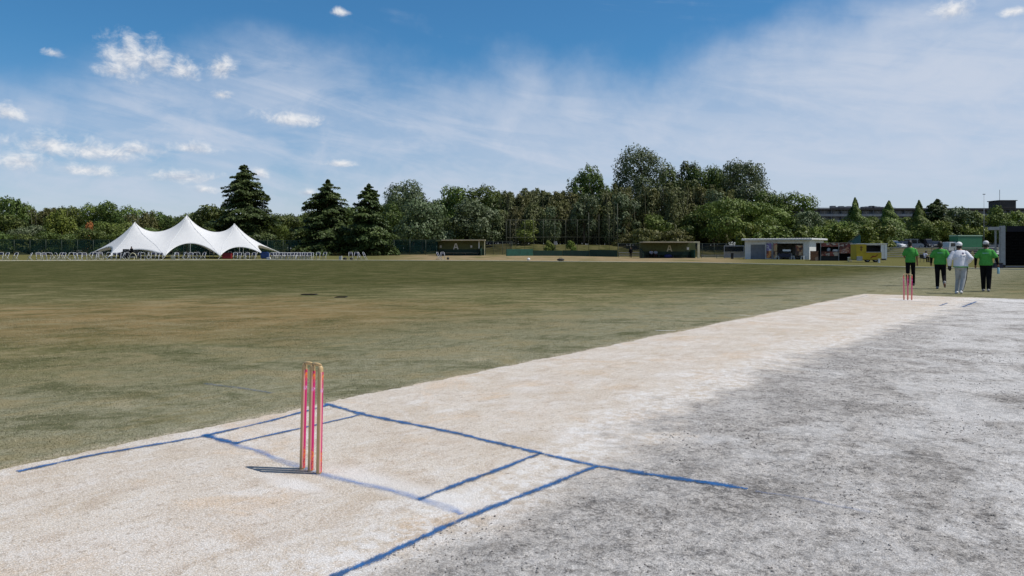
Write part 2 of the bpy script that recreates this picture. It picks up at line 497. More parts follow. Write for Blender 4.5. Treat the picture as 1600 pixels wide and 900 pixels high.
    # fresh chalk swept round the stumps and along the bowling crease
    for (su, sv, ru, rv) in ((0.40, 0.12, 0.60, 0.16), (0.1, -0.22, 0.4, 0.10), (1.1, 0.15, 0.4, 0.2), (0.0, 20.3, 1.0, 0.7), (2.4, 21.6, 1.6, 0.7)):
        qu = g.m('DIVIDE', g.m('SUBTRACT', u, su), ru); qv = g.m('DIVIDE', g.m('SUBTRACT', v, sv), rv)
        q = g.m('SUBTRACT', 1.0, g.m('SQRT', g.m('ADD', g.m('MULTIPLY', qu, qu), g.m('MULTIPLY', qv, qv))))
        q = g.m('ADD', g.m('ADD', q, g.m('MULTIPLY', g.m('SUBTRACT', n_mid, 0.5), 1.6)), g.m('MULTIPLY', g.m('SUBTRACT', sp1, 0.5), 1.4))
        cc = g.mix(g.m('MULTIPLY', g.step(q, -0.1, 0.8), 0.55), cc, chalk)
    gr = g.lin(grit2, 0.36, 0.64, 0.66, 1.28)
    cc = g.mix(1.0, cc, g.comb(gr, gr, gr), 'MULTIPLY')
    g.l.new(cc, b.inputs['Base Color'])
    b.inputs['Roughness'].default_value = 1.0
    b.inputs['Specular IOR Level'].default_value = 0.0
    bp = g.new('ShaderNodeBump')
    g.put(bp.inputs['Strength'], g.lin(sel, 0, 1, 0.5, 1.0))
    bp.inputs['Distance'].default_value = 0.02
    h = g.m('ADD', g.m('MULTIPLY', n_sm, 0.9), g.m('MULTIPLY', grit, 0.55))
    h = g.m('ADD', h, g.m('MULTIPLY', g.m('MULTIPLY', sel, g.noise(P, 5.0, 7, 0.72, 0.6)), 1.6))
    g.l.new(h, bp.inputs['Height'])
    g.l.new(bp.outputs[0], b.inputs['Normal'])
    return m


def paint_mat(name, c, c2, cover, rag):
    """powder paint on rough ground: patchy, ragged at the rims (uv.x runs across, uv.y along in metres)"""
    m, g, b = new_mat(name)
    uv = g.new('ShaderNodeUVMap').outputs[0]
    a, l, _ = g.sep(uv)
    tc = g.new('ShaderNodeTexCoord'); P = tc.outputs['Object']
    n = g.noise(P, 120.0, 4, 0.85)
    n2 = g.noise(P, 6.0, 6, 0.72)
    rim = g.m('SUBTRACT', 1.0, g.m('ABSOLUTE', a))
    al = g.m('ADD', rim, g.m('MULTIPLY', g.m('SUBTRACT', n, 0.5), rag))
    al = g.m('ADD', al, g.m('MULTIPLY', g.m('SUBTRACT', n2, 0.5), rag * 0.8))
    al = g.step(al, 0.48, 0.68)
    al = g.m('MULTIPLY', al, g.lin(g.step(g.m('ADD', n2, g.m('MULTIPLY', n, 0.5)), 0.5, 0.9), 0, 1, cover[0], cover[1]))
    cc = g.mix(g.step(g.noise(P, 14.0, 5, 0.7), 0.3, 0.7), c, c2)
    g.l.new(cc, b.inputs['Base Color'])
    b.inputs['Roughness'].default_value = 0.9
    b.inputs['Specular IOR Level'].default_value = 0.1
    g.l.new(al, b.inputs['Alpha'])
    return m


def net_mat(name, c, cover):
    m, g, b = new_mat(name)
    tc = g.new('ShaderNodeTexCoord')
    n = g.noise(tc.outputs['Object'], 0.6, 4, 0.6)
    cc = g.mix(g.step(n, 0.3, 0.7), tuple(q * .8 for q in c), tuple(q * 1.2 for q in c))
    g.l.new(cc, b.inputs['Base Color'])
    b.inputs['Roughness'].default_value = 0.8
    b.inputs['Specular IOR Level'].default_value = 0.1
    g.put(b.inputs['Alpha'], g.lin(n, 0.3, 0.7, cover * .85, min(1, cover * 1.15)))
    return m


def corrugated(name, c, scale, axis=0):
    m, g, b = new_mat(name)
    tc = g.new('ShaderNodeTexCoord')
    n = g.noise(tc.outputs['Object'], 2.0, 5, 0.6)
    cc = g.mix(g.step(n, 0.35, 0.7), c, tuple(q * .8 for q in c))
    w = g.m('SINE', g.m('MULTIPLY', g.sep(tc.outputs['Object'])[axis], scale))
    bp = g.new('ShaderNodeBump'); bp.inputs['Distance'].default_value = 0.05
    g.l.new(w, bp.inputs['Height']); g.l.new(bp.outputs[0], b.inputs['Normal'])
    g.l.new(cc, b.inputs['Base Color']); b.inputs['Roughness'].default_value = 0.5
    return m


def print_mat(name, cols, scale=3.0):
    """colourful printed sheet: blotches of several inks (no legible artwork)"""
    m, g, b = new_mat(name)
    tc = g.new('ShaderNodeTexCoord')
    vv = g.vor(tc.outputs['Object'], scale)
    n = g.noise(tc.outputs['Object'], scale * 1.2, 4, 0.6, 1.0)
    t = g.m('FRACT', g.m('ADD', g.sep(vv.outputs['Color'])[0], g.m('MULTIPLY', n, 0.7)))
    cc = cols[0]
    k = len(cols)
    for i in range(1, k):
        cc = g.mix(g.step(t, (i - .15) / k, (i + .05) / k), cc, cols[i])
    g.l.new(cc, b.inputs['Base Color']); b.inputs['Roughness'].default_value = 0.45
    return m


# ------------------------------------------------------------------ mesh helpers
class MB:
    def __init__(self):
        self.v = []; self.f = []

    def add(self, vs, fs):
        o = len(self.v)
        self.v += [tuple(p) for p in vs]
        self.f += [tuple(i + o for i in q) for q in fs]
        return self

    def box(self, x0, x1, y0, y1, z0, z1, M=None):
        vs = [(x, y, z) for z in (z0, z1) for y in (y0, y1) for x in (x0, x1)]
        if M is not None: vs = [M @ Vector(p) for p in vs]
        return self.add(vs, [(0, 2, 3, 1), (4, 5, 7, 6), (0, 1, 5, 4), (2, 6, 7, 3), (0, 4, 6, 2), (1, 3, 7, 5)])

    def tube(self, pts, rad, n=8, cap=True):
        pts = [Vector(p) for p in pts]
        if not hasattr(rad, '__len__'): rad = [rad] * len(pts)
        rings = []
        u = None
        for i, p in enumerate(pts):
            t = (pts[min(i + 1, len(pts) - 1)] - pts[max(i - 1, 0)])
            t = t.normalized() if t.length > 1e-9 else Vector((0, 0, 1))
            if u is None: u = Vector((1, 0, 0)) if abs(t.x) < .9 else Vector((0, 1, 0))
            u = (u - t * u.dot(t)).normalized()
            w = t.cross(u)
            rings.append([p + (u * math.cos(2 * math.pi * k / n) + w * math.sin(2 * math.pi * k / n)) * rad[i] for k in range(n)])
        vs = [q for r in rings for q in r]
        fs = []
        for i in range(len(pts) - 1):
            for k in range(n):
                k2 = (k + 1) % n
                fs.append((i * n + k, i * n + k2, (i + 1) * n + k2, (i + 1) * n + k))
        if cap:
            fs.append(tuple(range(n))[::-1]); fs.append(tuple(range((len(pts) - 1) * n, len(pts) * n)))
        return self.add(vs, fs)

    def lathe(self, prof, n=16, M=None):
        vs = [(r * math.cos(2 * math.pi * k / n), r * math.sin(2 * math.pi * k / n), z) for r, z in prof for k in range(n)]
        if M is not None: vs = [M @ Vector(p) for p in vs]
        fs = []
        for i in range(len(prof) - 1):
            for k in range(n):
                k2 = (k + 1) % n
                fs.append((i * n + k, i * n + k2, (i + 1) * n + k2, (i + 1) * n + k))
        fs.append(tuple(range(n))[::-1]); fs.append(tuple(range((len(prof) - 1) * n, len(prof) * n)))
        return self.add(vs, fs)

    def ell(self, c, r, n=12, m=8, M=None):
        vs = []; fs = []
        for i in range(m + 1):
            t = math.pi * i / m
            rr = max(math.sin(t), 0.02)
            for k in range(n):
                q = 2 * math.pi * k / n
                p = Vector((r[0] * rr * math.cos(q), r[1] * rr * math.sin(q), -r[2] * math.cos(t)))
                if M is not None: p = M @ p
                vs.append(p + Vector(c))
        for i in range(m):
            for k in range(n):
                k2 = (k + 1) % n
                fs.append((i * n + k, i * n + k2, (i + 1) * n + k2, (i + 1) * n + k))
        fs.append(tuple(range(n))[::-1]); fs.append(tuple(range(m * n, (m + 1) * n)))
        return self.add(vs, fs)

    def prism(self, prof, x0, x1):
        """profile in (y, z) extruded along x"""
        n = len(prof)
        vs = [(x0, y, z) for y, z in prof] + [(x1, y, z) for y, z in prof]
        fs = [tuple(range(n))[::-1], tuple(range(n, 2 * n))] + [(i, (i + 1) % n, n + (i + 1) % n, n + i) for i in range(n)]
        return self.add(vs, fs)

    def mesh(self, name, mat=None, smooth=False, bevel=0.0, fixn=True):
        me = bpy.data.meshes.new(name)
        me.from_pydata(self.v, [], self.f)
        if fixn:
            bm = bmesh.new(); bm.from_mesh(me)
            bmesh.ops.recalc_face_normals(bm, faces=bm.faces)
            if bevel:
                bmesh.ops.bevel(bm, geom=[e for e in bm.edges if len(e.link_faces) == 2 and e.calc_face_angle(0) > .6], offset=bevel, segments=2, affect='EDGES', clamp_overlap=True)
            bm.to_mesh(me); bm.free()
        if mat: me.materials.append(mat)
        if smooth:
            me.polygons.foreach_set('use_smooth', [True] * len(me.polygons))
        me.update()
        return me

    def build(self, name, mat=None, parent=None, **kw):
        return link(name, self.mesh(name, mat, **kw), parent)


def link(name, me, parent=None):
    o = bpy.data.objects.new(name, me)
    col.objects.link(o)
    if parent: o.parent = parent
    return o


def empty(name, loc, rz=0.0):
    o = bpy.data.objects.new(name, None)
    o.empty_display_size = 0.3
    col.objects.link(o)
    o.location = loc; o.rotation_euler = (0, 0, rz)
    return o


def tag(o, label=None, cat=None, group=None, kind=None):
    if label: o['label'] = label
    if cat: o['category'] = cat
    if group: o['group'] = group
    if kind: o['kind'] = kind
    return o


kids = {}


def copy_tree(o, parent=None):
    c = o.copy()
    col.objects.link(c)
    if parent: c.parent = parent
    for ch in list(o.children): copy_tree(ch, c)
    return c


def np_mesh(name, V, Fq, mat, tone=None, k=4):
    """many k-gons from numpy arrays; tone is a per-face float"""
    me = bpy.data.meshes.new(name)
    me.vertices.add(len(V)); me.vertices.foreach_set('co', V.astype(np.float32).ravel())
    nf = len(Fq)
    me.loops.add(nf * k); me.loops.foreach_set('vertex_index', Fq.astype(np.int32).ravel())
    me.polygons.add(nf); me.polygons.foreach_set('loop_start', np.arange(0, nf * k, k, dtype=np.int32))
    me.update(calc_edges=True)
    if tone is not None:
        a = me.attributes.new('tone', 'FLOAT', 'FACE'); a.data.foreach_set('value', tone.astype(np.float32))
    if mat: me.materials.append(mat)
    return me


# ------------------------------------------------------------------ ground
def build_ground():
    th = np.concatenate([np.arange(-180, -50, 5), np.arange(-50, 50, 0.5), np.arange(50, 180, 5)]) * math.pi / 180
    rad = np.concatenate([[0.3], np.geomspace(1, 40, 30), np.arange(42, 190, 2.0), np.geomspace(195, 7000, 24)])
    T, Rr = np.meshgrid(th, rad)
    X = Rr * np.sin(T); Y = Rr * np.cos(T)
    Z, past = terrain(X, Y)
    n, m = X.shape
    V = np.stack([X, Y, Z], -1).reshape(-1, 3)
    V = np.vstack([V, [[0, 0, 0]]])
    past = np.append(past.ravel(), -20)
    fs = []
    for i in range(n - 1):
        for j in range(m):
            j2 = (j + 1) % m
            fs.append((i * m + j, i * m + j2, (i + 1) * m + j2, (i + 1) * m + j)[::-1])
    for j in range(m): fs.append((n * m, (j + 1) % m, j)[::-1])
    me = bpy.data.meshes.new('ground')
    me.from_pydata([tuple(p) for p in V], [], fs)
    bm = bmesh.new(); bm.from_mesh(me); bmesh.ops.recalc_face_normals(bm, faces=bm.faces); bm.to_mesh(me); bm.free()
    if me.polygons[0].normal.z < 0: me.flip_normals()
    a = me.attributes.new('past', 'FLOAT', 'POINT'); a.data.foreach_set('value', past.astype(np.float32))
    me.materials.append(grass_mat())
    me.polygons.foreach_set('use_smooth', [True] * len(me.polygons))
    tag(link('grass_field', me), kind='structure')


build_ground()


def soil_h(u, v):
    k = float(sst(u, 1.35, 1.75)) * (1 - float(sst(v, 8, 11)))
    if k <= 0: return 0.0
    n = mnoise.fractal(Vector((u * 5, v * 5, 0)), 0.9, 2.1, 5) * .5 + mnoise.fractal(Vector((u * 17, v * 17, 5)), 0.8, 2.1, 3) * .35
    return k * max(0.0, min(.026, .009 + n * .013))


def build_pitch():
    us = np.concatenate([[-1.62], np.arange(-1.5, 1.2, 0.5), np.arange(1.3, 5.5, 0.035), np.arange(5.6, 12.01, 0.5)])
    vs = np.concatenate([np.arange(-6, -2, .2), np.arange(-2, 9, 0.035), np.arange(9, 22.51, 0.06)])
    V = []
    rr = random.Random(3)
    w = 0
    for v in vs:
        w = 0.90 * w + rr.uniform(-1, 1) * 0.018
        for k, u in enumerate(us):
            uu = u + (w + rr.uniform(-1, 1) * .008 if k == 0 else 0)
            V.append((uu, v, soil_h(uu, v)))
    n = len(us)
    # ragged far rim
    for k in range(n):
        V[(len(vs) - 1) * n + k] = (V[(len(vs) - 1) * n + k][0], 22.45 + rr.uniform(-.05, .05), 0)
    fs = [(i * n + j, i * n + j + 1, (i + 1) * n + j + 1, (i + 1) * n + j) for i in range(len(vs) - 1) for j in range(n - 1)]
    me = bpy.data.meshes.new('cricket_pitch'); me.from_pydata(V, [], fs); me.materials.append(pitch_mat())
    o = link('cricket_pitch', me)
    o.location = (OX, OY, 0.005); o.rotation_euler = (0, 0, -PA)
    tag(o, kind='structure')


build_pitch()

BLUE = paint_mat('blue powder paint', (0.008, 0.125, 0.37), (0.012, 0.062, 0.16), (1.0, 0.72), 2.8)
BLUE2 = paint_mat('faded blue powder paint', (0.07, 0.19, 0.50), (0.17, 0.28, 0.52), (0.95, 0.18), 3.0)
BLUE3 = paint_mat('washed out blue paint', (0.07, 0.13, 0.30), (0.16, 0.20, 0.28), (0.75, 0.1), 2.6)
WHITEP = paint_mat('white line paint', (0.75, 0.75, 0.72), (0.6, 0.58, 0.5), (0.95, 0.7), 1.0)


def paint_line(name, pts, width, mat, z, wob=0.004):
    P2 = [Vector((*ground_px(*p), 0)) for p in pts]
    rr = random.Random(len(pts) * 13 + int(pts[0][0]))
    V = []; UV = []; fs = []
    run = 0; prev = None; off = 0
    samples = []
    for a, b in zip(P2[:-1], P2[1:]):
        n = max(2, int((b - a).length / 0.05))
        for k in range(n): samples.append(a.lerp(b, k / n))
    samples.append(P2[-1])
    for i, p in enumerate(samples):
        t = (samples[min(i + 1, len(samples) - 1)] - samples[max(0, i - 1)]).normalized()
        s = Vector((-t.y, t.x, 0))
        off = off * .9 + rr.uniform(-1, 1) * wob
        wd = width * 1.10 * (1 + rr.uniform(-.12, .12))
        for q in (-1, 0, 1):
            c = p + s * (off + q * wd)
            V.append((c.x, c.y, z + soil_h(*to_uv(c.x, c.y)))); UV.append((q, run))
        if i: run += 0.05
    for i in range(len(samples) - 1):
        for k in (0, 1):
            fs.append((i * 3 + k, i * 3 + k + 1, (i + 1) * 3 + k + 1, (i + 1) * 3 + k)[::-1])
    me = bpy.data.meshes.new(name); me.from_pydata(V, [], fs)
    uvl = me.uv_layers.new(name='UVMap')
    for l in me.loops: uvl.data[l.index].uv = UV[l.vertex_index]
    me.materials.append(mat)
    if me.polygons[0].normal.z < 0: me.flip_normals()
    return tag(link(name, me), kind='structure')


paint_line('popping_crease', [(508, 632), (570, 649), (700, 676), (845, 710), (934, 730), (1010, 744), (1168, 769)], 0.052, BLUE, 0.0100)
paint_line('return_crease', [(28, 739), (130, 716), (320, 683), (420, 660), (512, 634)], 0.044, BLUE, 0.0104)
paint_line('return_crease', [(932, 731), (850, 764), (740, 808), (640, 852), (520, 906)], 0.042, BLUE, 0.0108)
paint_line('guide_line', [(562, 650), (470, 671), (368, 694)], 0.034, BLUE, 0.0112)
paint_line('guide_line', [(846, 710), (760, 742), (652, 783)], 0.036, BLUE, 0.0116)
paint_line('bowling_crease', [(322, 682), (372, 698), (400, 706), (440, 722), (485, 738), (545, 753), (600, 766), (655, 781), (700, 795), (722, 806)], 0.058, BLUE2, 0.0092)
paint_line('bowling_crease', [(318, 681), (345, 688), (374, 695)], 0.050, BLUE, 0.0120)
paint_line('crease_extension', [(1180, 772), (1260, 785), (1360, 806)], 0.03, BLUE3, 0.0096)
paint_line('popping_crease', [(1305, 468.2), (1330, 469.6), (1400, 473.5), (1475, 477.6), (1520, 480)], 0.075, BLUE3, 0.0100)
paint_line('return_crease', [(1327, 468), (1343, 465.0), (1356, 461.6)], 0.05, BLUE3, 0.0104)
paint_line('guide_line', [(1468, 478.2), (1481, 474.0)], 0.045, BLUE, 0.0108)
paint_line('return_crease', [(1504, 480.0), (1526, 471.5)], 0.05, BLUE, 0.0112)
paint_line('bowling_crease', [(1352, 465.5), (1390, 468.5), (1421, 470.5), (1452, 473)], 0.06, BLUE3, 0.0092)
paint_line('old_line', [(320, 600), (370, 606), (425, 615)], 0.05, BLUE3, 0.006)
paint_line('white_mark', [(1024, 516.6), (1056, 517.4)], 0.05, WHITEP, 0.006)
paint_line('white_mark', [(1156, 493.0), (1172, 493.6)], 0.05, WHITEP, 0.006)


def build_clods():
    """loose crumbs of soil, thickest in the grey ground right of the pitch"""
    rr = np.random.default_rng(11)
    base = MB().ell((0, 0, 0), (1, 1, .75), 6, 4)
    bv = np.array([tuple(p) for p in base.v]); bf = [q for q in base.f if len(q) == 4]
    Vs = []; Fs = []; o = 0
    N = 60000
    u = 1.35 + rr.random(N) ** 1.2 * 4.5; v = -1.6 + rr.random(N) ** 1.6 * 13
    extra = 700
    u = np.concatenate([u, -1.5 + rr.random(extra) * 2.9]); v = np.concatenate([v, -1.5 + rr.random(extra) * 6])
    # crumbs gather in drifts
    keep = np.sin(u * 2.3 + np.sin(v * 1.7) * 1.5) + np.sin(v * 2.9 + u) + np.sin(u * 11 + v * 5) * .8 + np.sin(v * 13 - u * 7) * .8 + rr.normal(0, .7, len(u)) > 0.5
    # disturbed ground round the foot of each stump
    nb = 420
    ku = rr.integers(-1, 2, nb) * .083 + rr.normal(0, .030, nb); kv = rr.normal(0, .030, nb)
    u = np.concatenate([u, ku]); v = np.concatenate([v, kv]); keep = np.concatenate([keep, np.ones(nb, bool)])
    for i in np.nonzero(keep)[0]:
        s = 0.0015 + 0.0062 * rr.random() ** 5
        if i >= N: s *= .55
        x, y = from_uv(u[i], v[i])
        a = rr.random() * 6.28
        q = bv * (s * rr.uniform(.7, 1.5), s * rr.uniform(.6, 1.1), s) * (1 + rr.normal(0, .18, (len(bv), 1)))
        q = np.stack([q[:, 0] * math.cos(a) - q[:, 1] * math.sin(a) + x, q[:, 0] * math.sin(a) + q[:, 1] * math.cos(a) + y, q[:, 2] + .003 + s * .4 + soil_h(u[i], v[i])], -1)
        Vs.append(q); Fs.append(np.array(bf) + o); o += len(bv)
    me = np_mesh('soil_crumbs', np.vstack(Vs), np.vstack(Fs), simple('soil crumbs', (0.25, 0.235, 0.22), .95, .45, 3.0, 0, spec=.1))
    tag(link('soil_crumbs', me), kind='stuff')


build_clods()


def build_turf():
    """short dry blades close to the camera"""
    rr = np.random.default_rng(5)
    N = 190000
    D = 4.3 + rr.random(N) ** 1.5 * 11
    px = rr.uniform(-120, 1250, N)
    x = (px - 800) / F * D; y = D
    dx, dy = x - OX, y - OY
    u = dx * math.cos(PA) - dy * math.sin(PA)
    k = (u < -1.60 + np.abs(rr.normal(0, .03, N)) * (rr.random(N) < .35))
    patch = np.sin(x * 3.1 + np.sin(y * 2.2)) + np.sin(y * 4.3 + x * 1.3) + rr.normal(0, 1.0, N)
    k &= patch > -.9
    x, y = x[k], y[k]; n = len(x)
    h = rr.uniform(.004, .012, n); w = rr.uniform(.0012, .0026, n) * (y / 5) ** .6
    a = rr.random(n) * 6.28; lean = rr.uniform(.2, 1.4, n); b = rr.random(n) * 6.28
    z0 = np.zeros(n)
    p0 = np.stack([x - np.cos(a) * w, y - np.sin(a) * w, z0], -1)
    p1 = np.stack([x + np.cos(a) * w, y + np.sin(a) * w, z0], -1)
    p2 = np.stack([x + np.cos(b) * lean * h, y + np.sin(b) * lean * h, h], -1)
    V = np.stack([p0, p1, p2], 1).reshape(-1, 3)
    Fq = np.arange(3 * n).reshape(-1, 3)
    m, g, bs = new_mat('dry turf blades')
    t = g.attr('tone').outputs['Fac']
    c = g.mix(g.lin(t, 0, .6), (0.125, 0.125, 0.060), (0.21, 0.20, 0.12))
    c = g.mix(g.lin(t, .6, 1), c, (0.40, 0.36, 0.24))
    g.l.new(c, bs.inputs['Base Color']); bs.inputs['Roughness'].default_value = .8; bs.inputs['Specular IOR Level'].default_value = .03
    me = np_mesh('turf_blades', V, Fq, m, rr.random(n), 3)
    tag(link('turf_blades', me), kind='stuff')


build_turf()

# ------------------------------------------------------------------ trees
LEAF = {
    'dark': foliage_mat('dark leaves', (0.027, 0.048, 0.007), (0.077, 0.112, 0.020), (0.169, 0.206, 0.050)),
    'mid': foliage_mat('mid green leaves', (0.041, 0.069, 0.009), (0.115, 0.159, 0.025), (0.218, 0.259, 0.055)),
    'bright': foliage_mat('fresh green leaves', (0.063, 0.095, 0.011), (0.142, 0.181, 0.023), (0.236, 0.268, 0.053)),
    'silver': foliage_mat('silvery leaves', (0.039, 0.060, 0.021), (0.099, 0.133, 0.055), (0.230, 0.265, 0.155)),
    'cedar': foliage_mat('cedar needles', (0.025, 0.045, 0.011), (0.062, 0.092, 0.024), (0.131, 0.165, 0.048)),
    'bamboo': foliage_mat('bamboo leaves', (0.060, 0.073, 0.021), (0.130, 0.146, 0.049), (0.221, 0.227, 0.098)),
    'olive': foliage_mat('olive brown leaves', (0.060, 0.062, 0.016), (0.125, 0.125, 0.036), (0.202, 0.192, 0.065)),
    'orange': foliage_mat('orange leaves', (0.25, 0.09, 0.02), (0.50, 0.20, 0.05), (0.62, 0.30, 0.09)),
}
BARK = simple('bark', (0.11, 0.085, 0.06), .9, .35, 8, .5, spec=.1)
BARKP = simple('pale bark', (0.085, 0.085, 0.05), .9, .3, 8, .3, spec=.1)


def leaves(P, Nn, size, rr, stretch=1.0, droop=0.0):
    """diamond leaf clumps at points P facing roughly Nn"""
    n = len(P)
    Nn = Nn + rr.normal(0, .38, (n, 3)); Nn /= np.linalg.norm(Nn, axis=1, keepdims=True) + 1e-9
    ref = np.tile([0., 0, 1.], (n, 1)) + rr.normal(0, .5, (n, 3))
    A = np.cross(Nn, ref); A /= np.linalg.norm(A, axis=1, keepdims=True) + 1e-9
    B = np.cross(Nn, A)
    s = size * rr.uniform(.6, 1.35, (n, 1))
    A = A * s; B = B * s * stretch
    fold = Nn * s * rr.uniform(-.3, .3, (n, 1))
    V = np.stack([P - A * .62, P - B * .8 + fold, P + A * .62, P + B * .8 + fold], 1).reshape(-1, 3)
    Fq = np.arange(4 * n).reshape(-1, 4)
    return V, Fq


def trunk_mb(h, r, limbs, seed, lean=0.0):
    rr = random.Random(seed)
    m = MB()
    pts = []
    x = y = 0
    for i in range(7):
        t = i / 6
        pts.append((x, y, h * t)); x += rr.uniform(-.04, .04) * h * .3 + lean * h / 6; y += rr.uniform(-.04, .04) * h * .3
    m.tube(pts, [r * (1.35 if i == 0 else 1 - .82 * i / 6) for i in range(7)], 8)
    for k in range(limbs):
        t = rr.uniform(.3, .9); i = min(5, int(t * 6))
        b = Vector(pts[i]).lerp(Vector(pts[i + 1]), t * 6 - i)
        a = rr.uniform(0, 6.28); L = h * rr.uniform(.22, .42)
        e = b + Vector((math.cos(a) * L * .8, math.sin(a) * L * .8, L * rr.uniform(.3, .8)))
        mid = b.lerp(e, .5) + Vector((0, 0, -L * .06))
        rb = r * (1 - .8 * t) * .6
        m.tube([b, mid, e], [rb, rb * .65, rb * .2], 6)
    return m


def crown_broad(seed, nl=16, leaves_n=5200, size=.30, gap=.25):
    """crown inside z 0.18..1, radius .5 (unit tree); returns unit-space arrays"""
    rr = np.random.default_rng(seed)
    lob = []
    for i in range(nl):
        t = rr.random()
        z = .26 + .62 * t
        rad = .36 * math.sqrt(max(0.05, 1 - ((z - .50) / .46) ** 2))
        a = rr.random() * 6.28; q = rad * math.sqrt(rr.random())
        lob.append((q * math.cos(a), q * math.sin(a), z, rr.uniform(.10, .20)))
    lob.append((rr.normal(0, .04), rr.normal(0, .04), .85, .14))
    lob = np.array(lob)
    idx = rr.choice(len(lob), leaves_n, p=lob[:, 3] ** 2 / (lob[:, 3] ** 2).sum())
    d = rr.normal(0, 1, (leaves_n, 3)); d[:, 2] += .25; d /= np.linalg.norm(d, axis=1, keepdims=True)
    r = lob[idx, 3:4] * (1.06 - .45 * rr.random((leaves_n, 1)) ** 2.2)
    r *= 1 + .14 * np.sin(d[:, :1] * 9 + idx[:, None]) + .10 * np.sin(d[:, 1:2] * 13 + d[:, 2:3] * 7)
    P = lob[idx, :3] + d * r * (1, 1, 1.0)
    keep = np.ones(leaves_n, bool)
    for q in lob:
        inside = ((P - q[:3]) ** 2).sum(1) < (q[3] * .62) ** 2
        keep &= ~inside
    # clumpy gaps
    hsh = np.sin(P[:, 0] * 41 + seed) + np.sin(P[:, 1] * 37 + seed * 2) + np.sin(P[:, 2] * 43)
    keep &= hsh > -2.2 + gap * 2.4 * rr.random(leaves_n)
    P = P[keep]; d = d[keep]
    P[:, 2] *= 1.0 / np.percentile(P[:, 2], 99.7)
    P[:, :2] *= .5 / np.percentile(np.abs(P[:, 0]), 98.5)
    tone = np.clip(.5 + .28 * rr.normal(0, 1, len(P)) + .12 * np.sin(idx[keep] * 2.4), 0, 1)
    return P, d, tone, rr


_proto = {}


def broad_mesh(kind, var, h, w):
    """crown mesh at real size (so leaf clumps keep their size), cached by rounded size"""
    hq = max(3, round(h / 3) * 3); wq = max(3, round(w / 3) * 3)
    key = (kind, var, hq, wq)
    if key not in _proto:
        n = int(min(30000, 1500 + 95 * hq * wq))
        P, d, tone, rr = crown_broad(hash((var, hq, wq)) % 9973, nl=int(10 + .9 * (hq + wq) / 2), leaves_n=n, gap=.35 if kind == 'silver' else .25)
        P = P * (wq, wq, hq)
        V, Fq = leaves(P, d, .24 if hq > 8 else .19, rr)
        _proto[key] = np_mesh('crown', V, Fq, LEAF[kind], tone)
    return _proto[key], hq, wq


def cedar_mesh(var, h, w):
    key = ('cedar', var, round(h), round(w))
    if key in _proto: return _proto[key], h, w
    rr = np.random.default_rng(100 + var)
    Ps = []; Ns = []
    nb = int(h * 17)
    for i in range(nb):
        t = (i + rr.random()) / nb                       # 0 bottom .. 1 top
        z = h * (.07 + .93 * t)
        env = 1.06 * (1 - t) ** .62 * (1 + .10 * math.sin(t * 19 + var)) + .025
        L = .5 * w * env * rr.uniform(.50, 1.06)
        if t > .90: L = max(L * .62, .22) * rr.uniform(.4, 1.5)
        a = rr.random() * 6.28
        m = int(26 + L * 60)
        s = rr.random(m) ** .75
        up = .10 * L * (1 if t > .5 else .4)
        zz = z + up * np.sin(s * 2.2) - .16 * L * s ** 2 * (1.25 - t)
        spread = (.10 + .24 * L * np.sin(np.clip(s, .05, 1) * 2.7)) * .62
        side = rr.normal(0, 1, m) * spread
        x = s * L * math.cos(a) - side * math.sin(a); y = s * L * math.sin(a) + side * math.cos(a)
        Ps.append(np.stack([x, y, zz - abs(side) * .35 + rr.normal(0, .13 * (1 - t) + .03, m)], -1))
        Ns.append(np.tile([.45 * math.cos(a), .45 * math.sin(a), 1.0], (m, 1)))
    P = np.vstack(Ps); N_ = np.vstack(Ns)
    V, Fq = leaves(P, N_, .19, rr, 1.4)
    tone = np.clip(.45 + .28 * rr.normal(0, 1, len(P)) + .2 * np.sin(P[:, 2] * 2.1), 0, 1)
    _proto[key] = np_mesh('crown', V, Fq, LEAF['cedar'], tone)
    return _proto[key], h, w


def plume_mesh(kind, var, h, w):
    """bamboo: many leaning culms with feathery drooping tops"""
    hq = max(4, round(h / 3) * 3); wq = max(3, round(w / 2) * 2)
    key = ('plume', kind, var, hq, wq)
    if key in _proto: return _proto[key], hq, wq
    rr = np.random.default_rng(300 + var + hq)
    Ps = []; Ns = []
    for c in range(int(4 + wq * 1.6)):
        bx, by = rr.normal(0, .26 * wq, 2) * .8
        hh = hq * rr.uniform(.74, 1.0); a = rr.random() * 6.28; bend = rr.uniform(.3, 1.2)
        m = int(95 * hh ** .9)
        s = .07 + .93 * rr.random(m) ** .75
        off = bend * s ** 3
        q = rr.normal(0, 1, (m, 2)) * (.16 + .55 * np.sin(np.clip((s + .02) / 1.02, 0, 1) * 3.0))[:, None]
        Ps.append(np.stack([bx + math.cos(a) * off + q[:, 0], by + math.sin(a) * off + q[:, 1], hh * s - .10 * np.abs(q).sum(1)], -1))
        Ns.append(np.stack([q[:, 0], q[:, 1], np.full(m, .5)], -1))
    P = np.vstack(Ps); N_ = np.vstack(Ns)
    V, Fq = leaves(P, N_, .135, rr, 2.3)
    tone = np.clip(.42 + .25 * rr.normal(0, 1, len(P)) + .16 * np.sin(P[:, 2] * 1.1 + var), 0, 1)
    _proto[key] = np_mesh('crown', V, Fq, LEAF[kind], tone)
    return _proto[key], hq, wq


